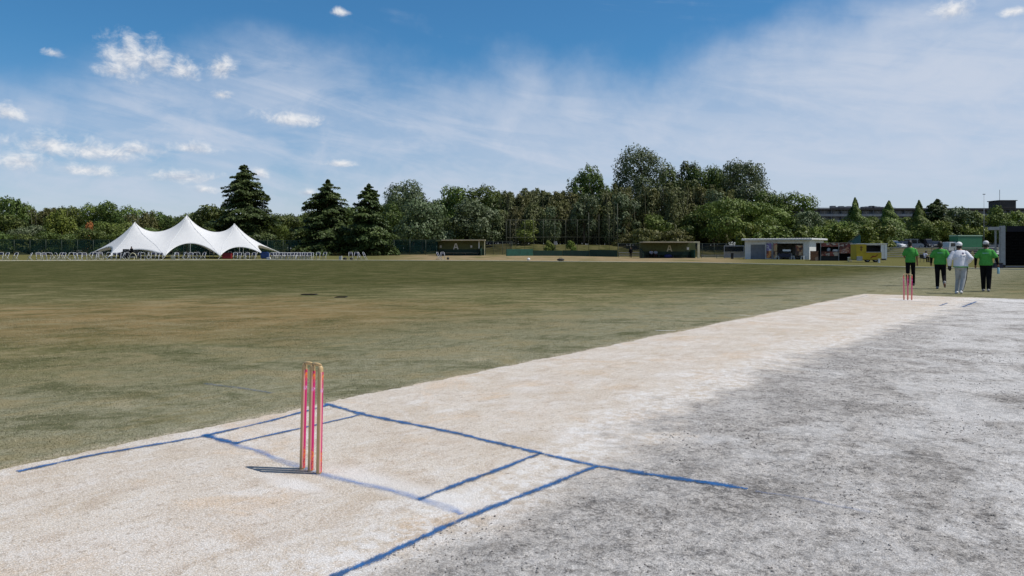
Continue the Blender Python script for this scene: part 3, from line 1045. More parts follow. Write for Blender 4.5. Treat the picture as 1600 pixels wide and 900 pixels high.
def cone_mesh(kind, var, h, w):
    """small conical tree with a soft pointed top"""
    key = ('cone', kind, var, round(h), round(w))
    if key in _proto: return _proto[key], h, w
    rr = np.random.default_rng(500 + var)
    n = 9500
    t = rr.random(n) ** 1.25
    a = rr.random(n) * 6.28
    env = (np.where(t < .62, .28 + .72 * np.clip((.62 - t) / .62, 0, 1) ** .8, .29 * ((1 - t) / .38) ** .8) + .012) * (1 + .22 * np.sin(a * 2 + var) * np.sin(t * 9 + var * 2) + .16 * np.sin(a * 3 + t * 11) + .12 * np.sin(t * 31 + a * 2))
    r = .5 * w * env * (1 - .35 * rr.random(n) ** 2)
    P = np.stack([r * np.cos(a), r * np.sin(a), h * (.10 + .90 * t)], -1)
    N_ = np.stack([np.cos(a), np.sin(a), .7 + 0 * a], -1)
    V, Fq = leaves(P, N_, .19, rr)
    tone = np.clip(.5 + .3 * rr.normal(0, 1, n), 0, 1)
    _proto[key] = np_mesh('crown', V, Fq, LEAF[kind], tone)
    return _proto[key], h, w


_trk = {}


def tree(name, form, kind, px, top, wpx, D, label, group=None, var=None, rz=None, cat='tree', limbs=7):
    p = at(px, D)
    h = zat(top, D) - p.z
    w = hm(wpx, D)
    var = random.randrange(3) if var is None else var
    if form == 'broad': me, hq, wq = broad_mesh(kind, var, h, w)
    elif form == 'cedar': me, hq, wq = cedar_mesh(var, h, w)
    elif form == 'plume': me, hq, wq = plume_mesh(kind, var, h, w)
    else: me, hq, wq = cone_mesh(kind, var, h, w)
    root = empty(name, p, random.uniform(0, 6.28) if rz is None else rz)
    tag(root, label, cat, group)
    c = link('crown', me, root); c.scale = (w / wq, w / wq, h / hq)
    tk = (form, var)
    if tk not in _trk:
        if form == 'plume':
            m = MB(); r3 = random.Random(var)
            for k in range(9):
                a, b = r3.gauss(0, .22), r3.gauss(0, .22)
                m.tube([(a, b, 0), (a * 1.05, b, .4), (a * 1.2, b * 1.2, .9)], [.022, .018, .006], 5)
            _trk[tk] = m.mesh('culms', BARKP, smooth=True)
        elif form in ('cedar', 'cone'):
            _trk[tk] = trunk_mb(.97, .024, 0, var).mesh('trunk', BARK, smooth=True)
        else:
            _trk[tk] = trunk_mb(.80, .026, limbs, var).mesh('trunk', BARK, smooth=True)
    t = link('culms' if form == 'plume' else 'trunk', _trk[tk], root)
    t.scale = (w, w, h) if form == 'plume' else (h, h, h)
    return root


def bush(px, top, wpx, D, kind, label, group=None, name='bush', dz=0.0):
    p = at(px, D)
    h = zat(top, D) - p.z + .2; w = hm(wpx, D)
    me, hq, wq = broad_mesh(kind, random.randrange(3), max(h, 1.2) / .8, w)
    root = empty(name, p - Vector((0, 0, .15 * h)), random.uniform(0, 6.28))
    tag(root, label, 'bush', group)
    c = link('leaves', me, root); c.scale = (w / wq, w / wq, h * 1.18 / hq)
    if 'stem' not in _trk: _trk['stem'] = trunk_mb(.5, .03, 4, 9).mesh('stem', BARK, smooth=True)
    t = link('stem', _trk['stem'], root); t.scale = (h, h, h)
    return root


def plant_trees():
    I = lambda xs, q: float(np.interp(q, [a for a, b in xs], [b for a, b in xs]))
    sky = [(-160, 300), (-60, 303), (0, 305), (40, 317), (80, 322), (120, 325), (165, 313), (200, 321), (240, 327), (280, 336), (320, 331), (350, 322)]
    G1 = 'trees of the low wood at the left behind the marquee'
    k = 0
    for px in list(range(-150, 345, 27)):
        tp = I(sky, px) + random.uniform(-1, 5)
        form = 'plume' if k % 6 == 2 else 'broad'
        kd = 'olive' if form == 'plume' else random.choice(['dark', 'dark', 'mid'])
        tree('woodland_tree', form, kd, px, tp, random.uniform(50, 70), random.uniform(178, 196),
             'tree in the dark low wood that closes the field behind the marquee', G1)
        k += 1
    for px in list(range(-140, 340, 33)):
        tree('woodland_tree', 'broad', random.choice(['dark', 'dark', 'mid', 'silver']), px + random.uniform(-8, 8), I(sky, px) + random.uniform(22, 34), random.uniform(46, 64), random.uniform(146, 158),
             'tree in the dark low wood that closes the field behind the marquee', G1)
    for px in list(range(-130, 330, 30)):
        bush(px + random.uniform(-7, 7), 366 + random.uniform(-6, 5), random.uniform(38, 52), random.uniform(130, 138), random.choice(['dark', 'mid', 'dark']),
             'dark leafy bush behind the green mesh fence on the left', 'bushes behind the green mesh fence on the left')
    tree('broadleaf_tree', 'broad', 'bright', 97, 326, 40, 142, 'light green tree standing out from the dark wood left of the marquee')
    bush(138, 350, 15, 143, 'orange', 'small orange leaved bush in front of the dark wood left of the marquee')
    # conifers
    tree('cedar_tree', 'cedar', 'cedar', 382, 258, 132, 130, 'tallest cedar, with a bare pointed tip, right behind the white marquee', var=1)
    tree('cedar_tree', 'cedar', 'cedar', 512, 281, 122, 128, 'broad cedar with a ragged tip, between the tallest cedar and the narrow one', var=2)
    tree('cedar_tree', 'cedar', 'cedar', 577, 288, 96, 124, 'narrow cedar with a bare trunk foot, nearest to the left dugout', var=3)
    tree('broadleaf_tree', 'broad', 'dark', 338, 322, 64, 136, 'dark round tree touching the left flank of the tallest cedar')
    tree('broadleaf_tree', 'broad', 'dark', 300, 336, 56, 140, 'dark tree whose top shows between the two right peaks of the marquee')
    tree('broadleaf_tree', 'broad', 'dark', 452, 336, 60, 150, 'low dark tree in the gap between the tallest cedar and the broad cedar')
    tree('broadleaf_tree', 'broad', 'mid', 432, 350, 44, 138, 'small mid green tree low between the tallest and the broad cedar')
    tree('broadleaf_tree', 'broad', 'dark', 545, 330, 60, 160, 'dark tree filling the gap between the broad cedar and the narrow cedar')
    tree('broadleaf_tree', 'broad', 'silver', 644, 284, 104, 156, 'wide round silvery tree on the skyline right of the narrow cedar')
    tree('broadleaf_tree', 'broad', 'silver', 660, 314, 96, 136, 'silver green tree with a dark underside behind the left dugout')
    tree('broadleaf_tree', 'broad', 'dark', 612, 318, 60, 150, 'dark tree half hidden by the narrow cedar on its right side')
    tree('broadleaf_tree', 'broad', 'mid', 710, 291, 44, 160, 'slim green tree with a small pointed top above the left dugout')
    tree('broadleaf_tree', 'broad', 'dark', 757, 290, 74, 162, 'dark tree with a flat tuft on top, left of the bamboo grove')
    tree('broadleaf_tree', 'broad', 'silver', 748, 313, 88, 140, 'grey green round tree in front of the bamboo grove by the backstop')
    tree('broadleaf_tree', 'broad', 'mid', 712, 335, 50, 146, 'yellowish green tree low behind the roof of the left dugout')
    G2 = 'bamboo in the brownish grove behind the backstop'
    for px in range(780, 905, 11):
        tree('bamboo_clump', 'plume', random.choice(['bamboo', 'bamboo', 'olive']), px + random.uniform(-3, 3), 297 + random.uniform(-5, 9), random.uniform(26, 36), random.uniform(156, 172),
             'feathery olive brown bamboo in the grove behind the backstop', G2, cat='bamboo')
    for px in range(770, 985, 17):
        tree('bamboo_clump', 'plume', random.choice(['bamboo', 'olive', 'olive']), px + random.uniform(-4, 4), 316 + random.uniform(-6, 14), random.uniform(26, 36), random.uniform(148, 154),
             'feathery olive brown bamboo in the grove behind the backstop', G2, cat='bamboo')
    tree('broadleaf_tree', 'broad', 'bright', 822, 344, 34, 143, 'small yellow green tree under the bamboo behind the backstop')
    tree('broadleaf_tree', 'broad', 'silver', 858, 323, 26, 145, 'small silvery tree in front of the bamboo behind the backstop')
    for px, tp in ((408, 330), (428, 338), (448, 334), (470, 336), (490, 326), (548, 322), (600, 316), (622, 306), (690, 306), (708, 312), (726, 304), (770, 303), (784, 300)):
        tree('broadleaf_tree', 'broad', random.choice(['dark', 'dark', 'mid']), px, tp + random.uniform(0, 5), random.uniform(48, 60), random.uniform(170, 182), 'dark tree in the back row that fills the gaps behind the cedars and silvery trees', 'back row trees behind the cedars')
    # the tall clump in the middle
    tree('broadleaf_tree', 'broad', 'dark', 926, 260, 70, 168, 'tall dark green tree at the left end of the high clump', var=0)
    tree('broadleaf_tree', 'broad', 'silver', 1003, 230, 104, 172, 'tallest silvery tree on the skyline of the high clump', var=1)
    tree('broadleaf_tree', 'broad', 'silver', 912, 304, 44, 150, 'narrow silvery tree under the tall dark green one beside the bamboo', var=2)
    tree('broadleaf_tree', 'broad', 'silver', 975, 303, 50, 150, 'pale silvery tree at the right end of the backstop')
    tree('broadleaf_tree', 'broad', 'dark', 1044, 258, 46, 176, 'dark small crown just right of the tallest silvery tree')
    tree('broadleaf_tree', 'broad', 'dark', 1072, 254, 46, 180, 'thin topped dark crown between the two highest trees')
    tree('broadleaf_tree', 'broad', 'dark', 1106, 260, 56, 176, 'dark crown left of the big round tree on the skyline')
    tree('broadleaf_tree', 'broad', 'silver', 1166, 254, 112, 168, 'big round grey green tree closing the high clump on the right', var=2)
    tree('broadleaf_tree', 'broad', 'dark', 1128, 268, 60, 178, 'dark tree joined to the left side of the big round tree')
    G3 = 'olive brown trees under the high clump'
    for px, tp, w in ((945, 292, 46), (970, 286, 40), (1018, 290, 46), (1045, 285, 50), (1075, 280, 50), (1098, 286, 44), (1122, 292, 40), (1060, 312, 50), (1005, 318, 46), (1030, 325, 40), (1090, 318, 46)):
        tree('feathery_tree', 'plume', random.choice(['olive', 'bamboo', 'olive']), px, tp, w, random.uniform(150, 160), 'feathery olive brown tree massed under the high clump behind the right dugout', G3)
    tree('broadleaf_tree', 'broad', 'mid', 1028, 335, 50, 146, 'dark green tree low behind the left half of the right dugout')
    tree('broadleaf_tree', 'broad', 'dark', 1078, 332, 56, 148, 'dark green tree low behind the right half of the right dugout')
    tree('broadleaf_tree', 'broad', 'silver', 1115, 298, 36, 150, 'narrow pale tree with white leaf backs left of the bright green tree')
    tree('broadleaf_tree', 'broad', 'mid', 1152, 312, 116, 142, 'wide bright green tree behind the white storeroom, left part')
    tree('broadleaf_tree', 'broad', 'mid', 1240, 302, 70, 158, 'round grey green tree at the right foot of the high clump')
    tree('broadleaf_tree', 'broad', 'mid', 1205, 318, 76, 146, 'green tree between the wide bright tree and the round one')
    tree('broadleaf_tree', 'broad', 'dark', 1200, 300, 70, 160, 'dark tree just under the right shoulder of the big round tree')
    tree('broadleaf_tree', 'broad', 'silver', 1262, 330, 50, 146, 'pale green tree left of the distant apartment block')
    # dark growth closing the view under the crowns
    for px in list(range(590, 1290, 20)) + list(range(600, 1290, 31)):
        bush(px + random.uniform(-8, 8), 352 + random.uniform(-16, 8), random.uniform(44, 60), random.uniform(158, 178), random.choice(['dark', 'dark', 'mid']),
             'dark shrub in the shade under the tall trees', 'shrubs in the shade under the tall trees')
    bush(1012, 360, 58, 140, 'olive', 'low olive bush on the bank behind the left end of the right dugout')
    bush(1050, 361, 60, 139, 'olive', 'low olive bush on the bank behind the middle of the right dugout')
    bush(985, 368, 44, 143, 'olive', 'dry low bush on the bank right of the backstop')
    # hedge and small trees to the right
    for px in range(1172, 1400, 26):
        bush(px + random.uniform(-5, 5), 357 + random.uniform(-3, 3), random.uniform(38, 46), random.uniform(118, 124), random.choice(['bright', 'bright', 'mid']),
             'bright green bush of the hedge above the storeroom and stalls', 'bushes of the bright hedge above the storeroom and stalls', 'hedge_bush')
    for px, tp, w, lb in ((1336, 309, 62, 'first pointed green tree right of the apartment gap, above the teal shed'), (1389, 314, 74, 'pointed wide based green tree above the yellow food trailer'), (1436, 313, 56, 'slim pointed tree above the two walkers on the left')):
        tree('pointed_tree', 'cone', 'mid', px, tp, w, 163, lb, var=len(lb) % 3)
    tree('cedar_tree', 'cedar', 'cedar', 1464, 311, 86, 165, 'ragged dark cedar above the walker in white, before the apartment block', var=5)
    for px, tp, w, kd, lb in ((1300, 343, 60, 'mid', 'round green tree in front of the left end of the apartment block'), (1270, 346, 54, 'mid', 'green tree directly behind the storeroom roof on the right'), (1362, 338, 56, 'mid', 'round tree between the first two pointed trees'), (1415, 340, 50, 'mid', 'dark round tree between the second and third pointed trees'),
                              (1492, 324, 66, 'silver', 'grey green round tree above the green truck body'), (1524, 331, 62, 'bright', 'yellow green tree above the right end of the green truck'), (1557, 323, 54, 'mid', 'green tree with a small peak below the roof tower'), (1590, 331, 66, 'bright', 'yellow green tree above the black sight screen'), (1640, 328, 70, 'mid', 'green tree above the right end of the black sight screen')):
        tree('broadleaf_tree', 'broad', kd, px, tp, w, random.uniform(163, 176), lb)
    for px in range(1290, 1700, 26):
        bush(px + random.uniform(-6, 6), 352 + random.uniform(-6, 6), random.uniform(38, 50), random.uniform(160, 172), random.choice(['mid', 'dark', 'bright']),
             'green shrub at the far side of the car park', 'shrubs at the far side of the car park')


plant_trees()

# ------------------------------------------------------------------ surfaces for the built things
WHITE = simple('white paint', (0.72, 0.72, 0.70), .45, .05, 3, dirt=((.45, .43, .38), .35))
OFFW = simple('weathered white', (0.62, 0.62, 0.60), .6, .1, 3, dirt=((.33, .31, .27), .5))
GREY = simple('galvanised grey', (0.33, 0.34, 0.35), .5, .12, 5, dirt=((.18, .16, .14), .5))
DGREY = simple('dark grey', (0.07, 0.07, 0.075), .6, .15, 5)
BLACK = simple('black', (0.015, 0.015, 0.017), .6, .2, 6)
NAVY = simple('navy vinyl', (0.010, 0.014, 0.040), .5, .15, 6)
FABRIC = None
CREAM = simple('cream paint', (0.58, 0.54, 0.36), .6, .08, 2, dirt=((.3, .27, .17), .45))
BEIGE = simple('beige slab', (0.42, 0.37, 0.26), .8, .1, 2, dirt=((.2, .18, .13), .5))
DUGW = simple('dugout wall', (0.10, 0.115, 0.045), .8, .15, 2)
DUGG = simple('green padding', (0.005, 0.030, 0.019), .6, .2, 2)
PADSUN = simple('sunlit green padding', (0.010, 0.066, 0.046), .6, .2, 2)  # lighter copy of the padding green, sunlight put into the colour
NET = net_mat('green mesh net', (0.012, 0.040, 0.036), 0.62)
NETF = net_mat('faint backstop net', (0.03, 0.04, 0.03), 0.10)
NETB = net_mat('blue grey mesh', (0.020, 0.026, 0.036), 0.55)
GPOST = simple('dull green post', (0.055, 0.075, 0.055), .6, .15, 4)
OPOST = simple('olive post', (0.075, 0.078, 0.050), .6, .15, 4)
GLASS = simple('dark glass', (0.012, 0.014, 0.018), .12, .1, 2, spec=.6)
TYRE = simple('tyre', (0.02, 0.02, 0.02), .8, .1, 4)
RED = simple('red cloth', (0.20, 0.010, 0.016), .6, .15, 3)
DRED = simple('dark red board', (0.085, 0.018, 0.014), .6, .35, 3)
YELL = simple('yellow paint', (0.42, 0.31, 0.012), .5, .12, 2, dirt=((.28, .17, .01), .5))
TEAL = simple('teal sheet', (0.035, 0.11, 0.12), .6, .15, 2)
GREENT = simple('green truck paint', (0.045, 0.190, 0.095), .45, .08, 1.5)
GREENR = simple('sunlit green roof', (0.42, 0.56, 0.42), .5, .08, 1.5)  # sun on the truck's top put into the colour as a paler green
BRASS = simple('lamp red', (0.35, 0.01, 0.01), .3, .1, 3)
LAMP = simple('lamp clear', (0.6, 0.6, 0.58), .2, .1, 3)


# ------------------------------------------------------------------ boundary rope
def build_rope():
    pts = []
    for px in np.concatenate([np.arange(-1400, -200, 60), np.arange(-200, 1900, 14), np.arange(1900, 3600, 60)]):
        D = float(bound(px)); p = at(px, D); pts.append(p + Vector((0, 0, .035)))
    o = MB().tube(pts, .046, 6).build('boundary_rope', simple('pale rope', (0.62, 0.57, 0.40), .8, .06, 2), smooth=True)
    tag(o, 'thin off white rope lying along the far edge of the whole field', 'rope')


build_rope()


# ------------------------------------------------------------------ wickets
WOOD = None


def wood_mat():
    m, g, b = new_mat('ash wood')
    tc = g.new('ShaderNodeTexCoord')
    x, y, z = g.sep(tc.outputs['Object'])
    n = g.noise(g.comb(g.m('MULTIPLY', x, 90), g.m('MULTIPLY', y, 90), g.m('MULTIPLY', z, 5)), 1.0, 5, .6)
    c = g.mix(g.step(n, .3, .7), (0.44, 0.285, 0.120), (0.62, 0.44, 0.22))
    c = g.mix(g.step(g.noise(tc.outputs['Object'], 22, 5, .65), .58, .72, 0, .5), c, (0.22, 0.13, 0.06))
    g.l.new(c, b.inputs['Base Color']); b.inputs['Roughness'].default_value = .42
    return m


def sticker_mat(name, sat=1.0):
    """printed wrap: pink rim, magenta field, orange and red blotches near both ends (uv.x across, uv.y metres up)"""
    m, g, b = new_mat(name)
    uv = g.new('ShaderNodeUVMap').outputs[0]
    a, h, _ = g.sep(uv)
    n = g.noise(g.comb(g.m('MULTIPLY', a, 1.6), g.m('MULTIPLY', h, 60), 0), 1.0, 4, .6)
    n2 = g.noise(g.comb(g.m('MULTIPLY', a, 2.2), g.m('MULTIPLY', h, 26), 4), 1.0, 3, .6)
    c = g.mix(g.step(g.m('ABSOLUTE', a), .54, .60), (0.58, 0.030, 0.165), (0.86, 0.42, 0.36))
    low = g.m('MULTIPLY', g.step(h, .17, .12), g.step(g.m('ABSOLUTE', a), .72, .62))
    hi = g.m('MULTIPLY', g.step(h, .585, .61), g.step(g.m('ABSOLUTE', a), .72, .62))
    ends = g.m('MAXIMUM', low, hi)
    c = g.mix(g.m('MULTIPLY', ends, g.step(n, .45, .56)), c, (0.80, 0.22, 0.015))
    c = g.mix(g.m('MULTIPLY', ends, g.step(n2, .55, .62)), c, (0.30, 0.006, 0.05))
    c = g.mix(g.m('MULTIPLY', g.m('MULTIPLY', g.step(h, .53, .55), g.step(h, .57, .55)), g.step(n, .42, .55)), c, (0.75, 0.40, 0.68))
    g.l.new(c, b.inputs['Base Color']); b.inputs['Roughness'].default_value = .6
    b.inputs['Specular IOR Level'].default_value = .2
    return m


WOOD = wood_mat()
STK = sticker_mat('pink stump wrap')


def stump_meshes(th0, half):
    r = .0172
    prof = [(r * .96, -.08), (r, .02), (r, .55), (r * .985, .66), (r * .95, .690), (r * .90, .698), (r * .62, .708), (r * .40, .711)]
    body = MB().lathe(prof, 20).mesh('stump', WOOD, smooth=True)
    n = 18; V = []; Fq = []; UV = []
    zs = [.012, .05, .12, .2, .3, .4, .5, .6, .672]
    for z in zs:
        for k in range(n + 1):
            q = -1 + 2 * k / n; a = th0 + q * half
            V.append(((r + .0012) * math.sin(a), (r + .0012) * math.cos(a), z)); UV.append((q, z))
    for i in range(len(zs) - 1):
        for k in range(n):
            Fq.append((i * (n + 1) + k, i * (n + 1) + k + 1, (i + 1) * (n + 1) + k + 1, (i + 1) * (n + 1) + k))
    me = bpy.data.meshes.new('sticker'); me.from_pydata(V, [], Fq)
    uvl = me.uv_layers.new(name='UVMap')
    for l in me.loops: uvl.data[l.index].uv = UV[l.vertex_index]
    me.materials.append(STK)
    me.polygons.foreach_set('use_smooth', [True] * len(me.polygons))
    return body, me


def bail_mesh():
    # turned barrel with spigots, along x
    prof = [(.0035, -.058), (.0045, -.057), (.0045, -.040), (.0075, -.036), (.0098, -.022), (.0112, 0), (.0098, .022), (.0075, .036), (.0045, .040), (.0045, .049), (.0035, .050)]
    M = Matrix.Rotation(R(90), 4, 'Y')
    return MB().lathe(prof, 14, M).mesh('bail', WOOD, smooth=True)


def wicket(v, where, th, half, tilt, near):
    bm_ = bail_mesh()
    SP = .083 if near else .0955
    HS = .952 if near else 1.0
    names = ['left', 'middle', 'right']
    for k in (-1, 0, 1):
        x, y = from_uv(k * SP, v)
        body, st = stump_meshes(th[k + 1], half[k + 1])
        root = empty('cricket_stump', (x, y, .004), 0)
        root.rotation_euler = (0, R(tilt[k + 1]), 0); root.scale = (1, 1, HS)
        tag(root, '%s stump of the %s wicket, wooden with a bright pink wrap' % (names[k + 1], where) if near else '%s stump of the %s wicket, pink and red, in front of the walkers' % (names[k + 1], where), 'stump', 'stumps of the ' + where + ' wicket')
        link('shaft', body, root); link('sticker', st, root)
    for s in (-1, 1):
        t = math.tan(R(sum(tilt) / 3)) * .715
        x, y = from_uv(s * SP * .5, v)
        o = link('wicket_bail', bm_)
        o.scale = (SP / .0955, 1, 1); o.location = (x + t, y, .7195 * HS + (.001 if near else 0)); o.rotation_euler = (0, R(1.2 * s), -PA)
        tag(o, ('pale wooden bail across the left and middle stumps of the %s wicket' if s < 0 else 'pale wooden bail across the middle and right stumps of the %s wicket') % where, 'bail', 'bails of the ' + where + ' wicket')


# angles clockwise from +Y; the wrap of each stump is turned a little differently
wicket(0.0, 'near', [R(112), R(118), R(86)], [R(66), R(66), R(76)], [1.35, 1.2, 0.95], True)
wicket(20.12, 'far', [R(165), R(170), R(170)], [R(95), R(95), R(95)], [-1.2, -.4, .2], False)


# ------------------------------------------------------------------ marquee: a tensioned membrane on three masts
def build_tent():
    nx, ny = 61, 25
    def pt(px, py, D): return np.array([(px - 800) / F * D, D, zat(py, D)])
    fixed = {}
    iF = [0, 20, 40, 60]
    for i, q in zip(iF, [(168, 402.5, 103.5), (258, 400.5, 102.5), (344, 400.5, 103), (412, 397.5, 103.5)]): fixed[(i, 0)] = pt(*q)
    for i, q in zip(iF, [(132, 400, 112), (236, 396.5, 117), (334, 396.5, 117), (438, 395, 112)]): fixed[(i, ny - 1)] = pt(*q)
    jm = ny // 2
    for i, q in zip([10, 30, 50], [(211, 347, 109), (292, 336, 109), (366, 349.5, 109)]):
        c = pt(*q)
        fixed[(i, jm)] = c
    N = nx * ny
    idx = lambda i, j: i * ny + j
    A = np.zeros((N, N)); b = np.zeros((N, 3))
    QE = 7.0
    def edge(p, q, w):
        A[p, p] += w; A[q, q] += w; A[p, q] -= w; A[q, p] -= w
    for i in range(nx):
        for j in range(ny):
            if i < nx - 1: edge(idx(i, j), idx(i + 1, j), (10.0 if i < 20 else 4.6 if i < 40 else 7.0) if j in (0, ny - 1) else 1.0)
            if j < ny - 1: edge(idx(i, j), idx(i, j + 1), 10.0 if i in (0, nx - 1) else 1.0)
    def chain(p, q, w):
        n = max(abs(p[0] - q[0]), abs(p[1] - q[1]))
        pts = [(round(p[0] + (q[0] - p[0]) * k / n), round(p[1] + (q[1] - p[1]) * k / n)) for k in range(n + 1)]
        for a_, b_ in zip(pts[:-1], pts[1:]): edge(idx(*a_), idx(*b_), w)
    for pk in (10, 30, 50):
        for ft in (pk - 10, pk + 10):
            for j in (0, ny - 1): chain((pk, jm), (ft, j), 9.0 if ft in (0, 60) else 3.0)
    chain((10, jm), (30, jm), 7.0); chain((30, jm), (50, jm), 7.0)
    for (i, j), p in fixed.items():
        k = idx(i, j); A[k, :] = 0; A[k, k] = 1; b[k] = p
    X = np.linalg.solve(A, b)
    m, g, bs = new_mat('white tent fabric')
    tc = g.new('ShaderNodeTexCoord')
    n = g.noise(tc.outputs['Object'], .8, 5, .6)
    c = g.mix(g.step(n, .35, .7), (0.90, 0.90, 0.89), (0.86, 0.86, 0.855))
    g.l.new(c, bs.inputs['Base Color']); bs.inputs['Roughness'].default_value = .6
    tr = g.new('ShaderNodeBsdfTranslucent'); tr.inputs[0].default_value = (.85, .83, .78, 1)
    mx = g.new('ShaderNodeMixShader'); mx.inputs[0].default_value = .28
    g.l.new(bs.outputs[0], mx.inputs[1]); g.l.new(tr.outputs[0], mx.inputs[2]); g.l.new(mx.outputs[0], g.n['Material Output'].inputs[0])
    base = at(292, 109)
    root = empty('marquee', base)
    tag(root, 'white peaked marquee with three points, its corners pulled down to the grass', 'marquee')
    V = X - np.array(base)
    fs = [(idx(i, j), idx(i + 1, j), idx(i + 1, j + 1), idx(i, j + 1)) for i in range(nx - 1) for j in range(ny - 1)]
    me = bpy.data.meshes.new('canopy'); me.from_pydata([tuple(p) for p in V], [], fs); me.materials.append(m)
    me.polygons.foreach_set('use_smooth', [True] * len(fs))
    o = link('canopy', me, root)
    so = o.modifiers.new('thick', 'SOLIDIFY'); so.thickness = .02; so.offset = 0
    for pk in (10, 30, 50):
        for ft in (pk - 10, pk + 10):
            for j in (0, ny - 1):
                n_ = max(abs(pk - ft), abs(jm - j))
                pts = [Vector(V[idx(round(pk + (ft - pk) * k / n_), round(jm + (j - jm) * k / n_))]) + Vector((0, 0, .02)) for k in range(n_ + 1)]
                MB().tube(pts, .028, 5).build('seam', simple('tent webbing', (0.66, 0.67, 0.68), .7, .05, 3), root, smooth=True)
    for i in (10, 30, 50):
        p = V[idx(i, jm)]
        g0 = gz(p[0] + base.x, p[1] + base.y) - base.z
        MB().tube([(p[0], p[1], g0), (p[0], p[1], p[2] + .05)], .045, 8).build('mast', GREY, root, smooth=True)
    for i in (30, 10, 50):
        for j in (0, ny - 1):
            p = V[idx(i, j)]; g0 = gz(p[0] + base.x, p[1] + base.y) - base.z
            MB().tube([(p[0], p[1], g0), (p[0], p[1], p[2])], .03, 6).build('side_pole', OFFW, root)
    for i in iF:
        for j in (0, ny - 1):
            p = Vector(V[idx(i, j)]); d = Vector((0, -1 if j == 0 else 1, 0)) + Vector((-.8 if i == 0 else (.8 if i == 60 else 0), 0, 0))
            e = p + d * .7
            gg = gz(e.x + base.x, e.y + base.y) - base.z
            e.z = gg
            MB().tube([p, e], .014, 5).build('guy_rope', OFFW, root)
            MB().tube([e + Vector((0, 0, -.2)), e + Vector((0, 0, .12))], .02, 5).build('peg', GREY, root)
    return root


build_tent()


# ------------------------------------------------------------------ folding chairs
def chair_proto():
    root = empty('folding_chair', (0, 0, 0))
    f = MB()
    for s in (-1, 1):
        x = s * .23
        f.tube([(x, -.24, 0), (x, .02, .43), (x, .20, .86)], .021, 6)       # front foot up to the back
        f.tube([(x * .9, .26, 0), (x * .9, -.17, .44)], .020, 6)             # rear leg
    f.tube([(-.23, .20, .86), (-.15, .215, .90), (.15, .215, .90), (.23, .20, .86)], .021, 6)
    f.tube([(-.23, -.23, .02), (.23, -.23, .02)], .015, 6)
    f.tube([(-.21, .25, .02), (.21, .25, .02)], .015, 6)
    f.build('frame', simple('chair tube', (0.56, 0.57, 0.58), .4, .05, 4), root, smooth=True)
    MB().box(-.21, .21, -.20, .17, .425, .455).build('seat', NAVY, root, bevel=.01)
    M = Matrix.Translation((0, .155, .73)) @ Matrix.Rotation(R(-23), 4, 'X')
    MB().box(-.21, .21, -.012, .012, -.11, .11, M).build('backrest', NAVY, root, bevel=.006)
    return root


def place_chairs():
    pro = chair_proto()
    used = [False]
    GL = 'white framed navy folding chair standing on the grass left of the marquee'
    GM = 'white framed navy folding chair in the rows under the marquee roof'
    GR = 'white framed navy folding chair in the close double row right of the marquee'
    def put(px, D, rz, label, group, sc=1.06):
        if used[0]: o = copy_tree(pro)
        else: o = pro; used[0] = True
        o.location = at(px, D); o.rotation_euler = (0, 0, R(rz)); o.scale = (sc,) * 3
        tag(o, label, 'chair', group)
    r = random.Random(4)
    for px in (-34, -20, -9, 1, 10, 24):
        put(px, 93.5 + r.uniform(-.4, .4), r.uniform(-25, 25), GL, 'folding chairs left of the marquee')
    for px in (48, 59, 71, 77, 83, 88, 94, 99, 107, 114, 119, 126, 133):
        put(px + r.uniform(-2, 2), 94 + r.uniform(-.9, 1.6), r.uniform(-75, 75) + r.choice((0, 0, 180)), GL, 'folding chairs left of the marquee')
    for px in (141, 147, 153, 159, 165, 171, 178, 186, 192, 198, 219, 224, 229, 234, 240, 246, 252, 270, 277, 285, 291, 298, 304, 310, 318, 368, 374, 381, 388, 395):
        put(px + r.uniform(-1.5, 1.5), 97.5 + r.uniform(-.8, 2.2), r.uniform(-60, 60) + r.choice((0, 0, 180)), GM, 'folding chairs under the marquee')
    for px in range(150, 400, 13):
        put(px + r.uniform(-2, 2), 107 + r.uniform(-2, 4), r.uniform(-30, 30), GM, 'folding chairs under the marquee')
    for k in range(14):
        put(424 + k * 4.6 + r.uniform(-.8, .8), 96.2 + r.uniform(-.3, .3), r.uniform(-15, 15), GR, 'folding chairs right of the marquee')
        put(426 + k * 4.6 + r.uniform(-.8, .8), 98.4 + r.uniform(-.3, .3), r.uniform(-15, 15), GR, 'folding chairs right of the marquee')
    put(497, 101, 8, 'folding chair standing alone just right of the close double row', None)
    put(507, 101.5, -20, 'folding chair at the far right end, alone before the broad cedar', None)
    for px, rz in ((548, 20), (556, -10), (562, 80), (570, 75)):
        put(px, 100 + r.uniform(-.6, .6), rz, 'folding chair in the loose group of four before the narrow cedar', 'loose chairs before the narrow cedar')
    put(685.5, 98, 70, 'folding chair in front of the left dugout, left of the pair', None)
    put(692, 98.4, 20, 'folding chair in front of the left dugout, right of the pair', None)


place_chairs()


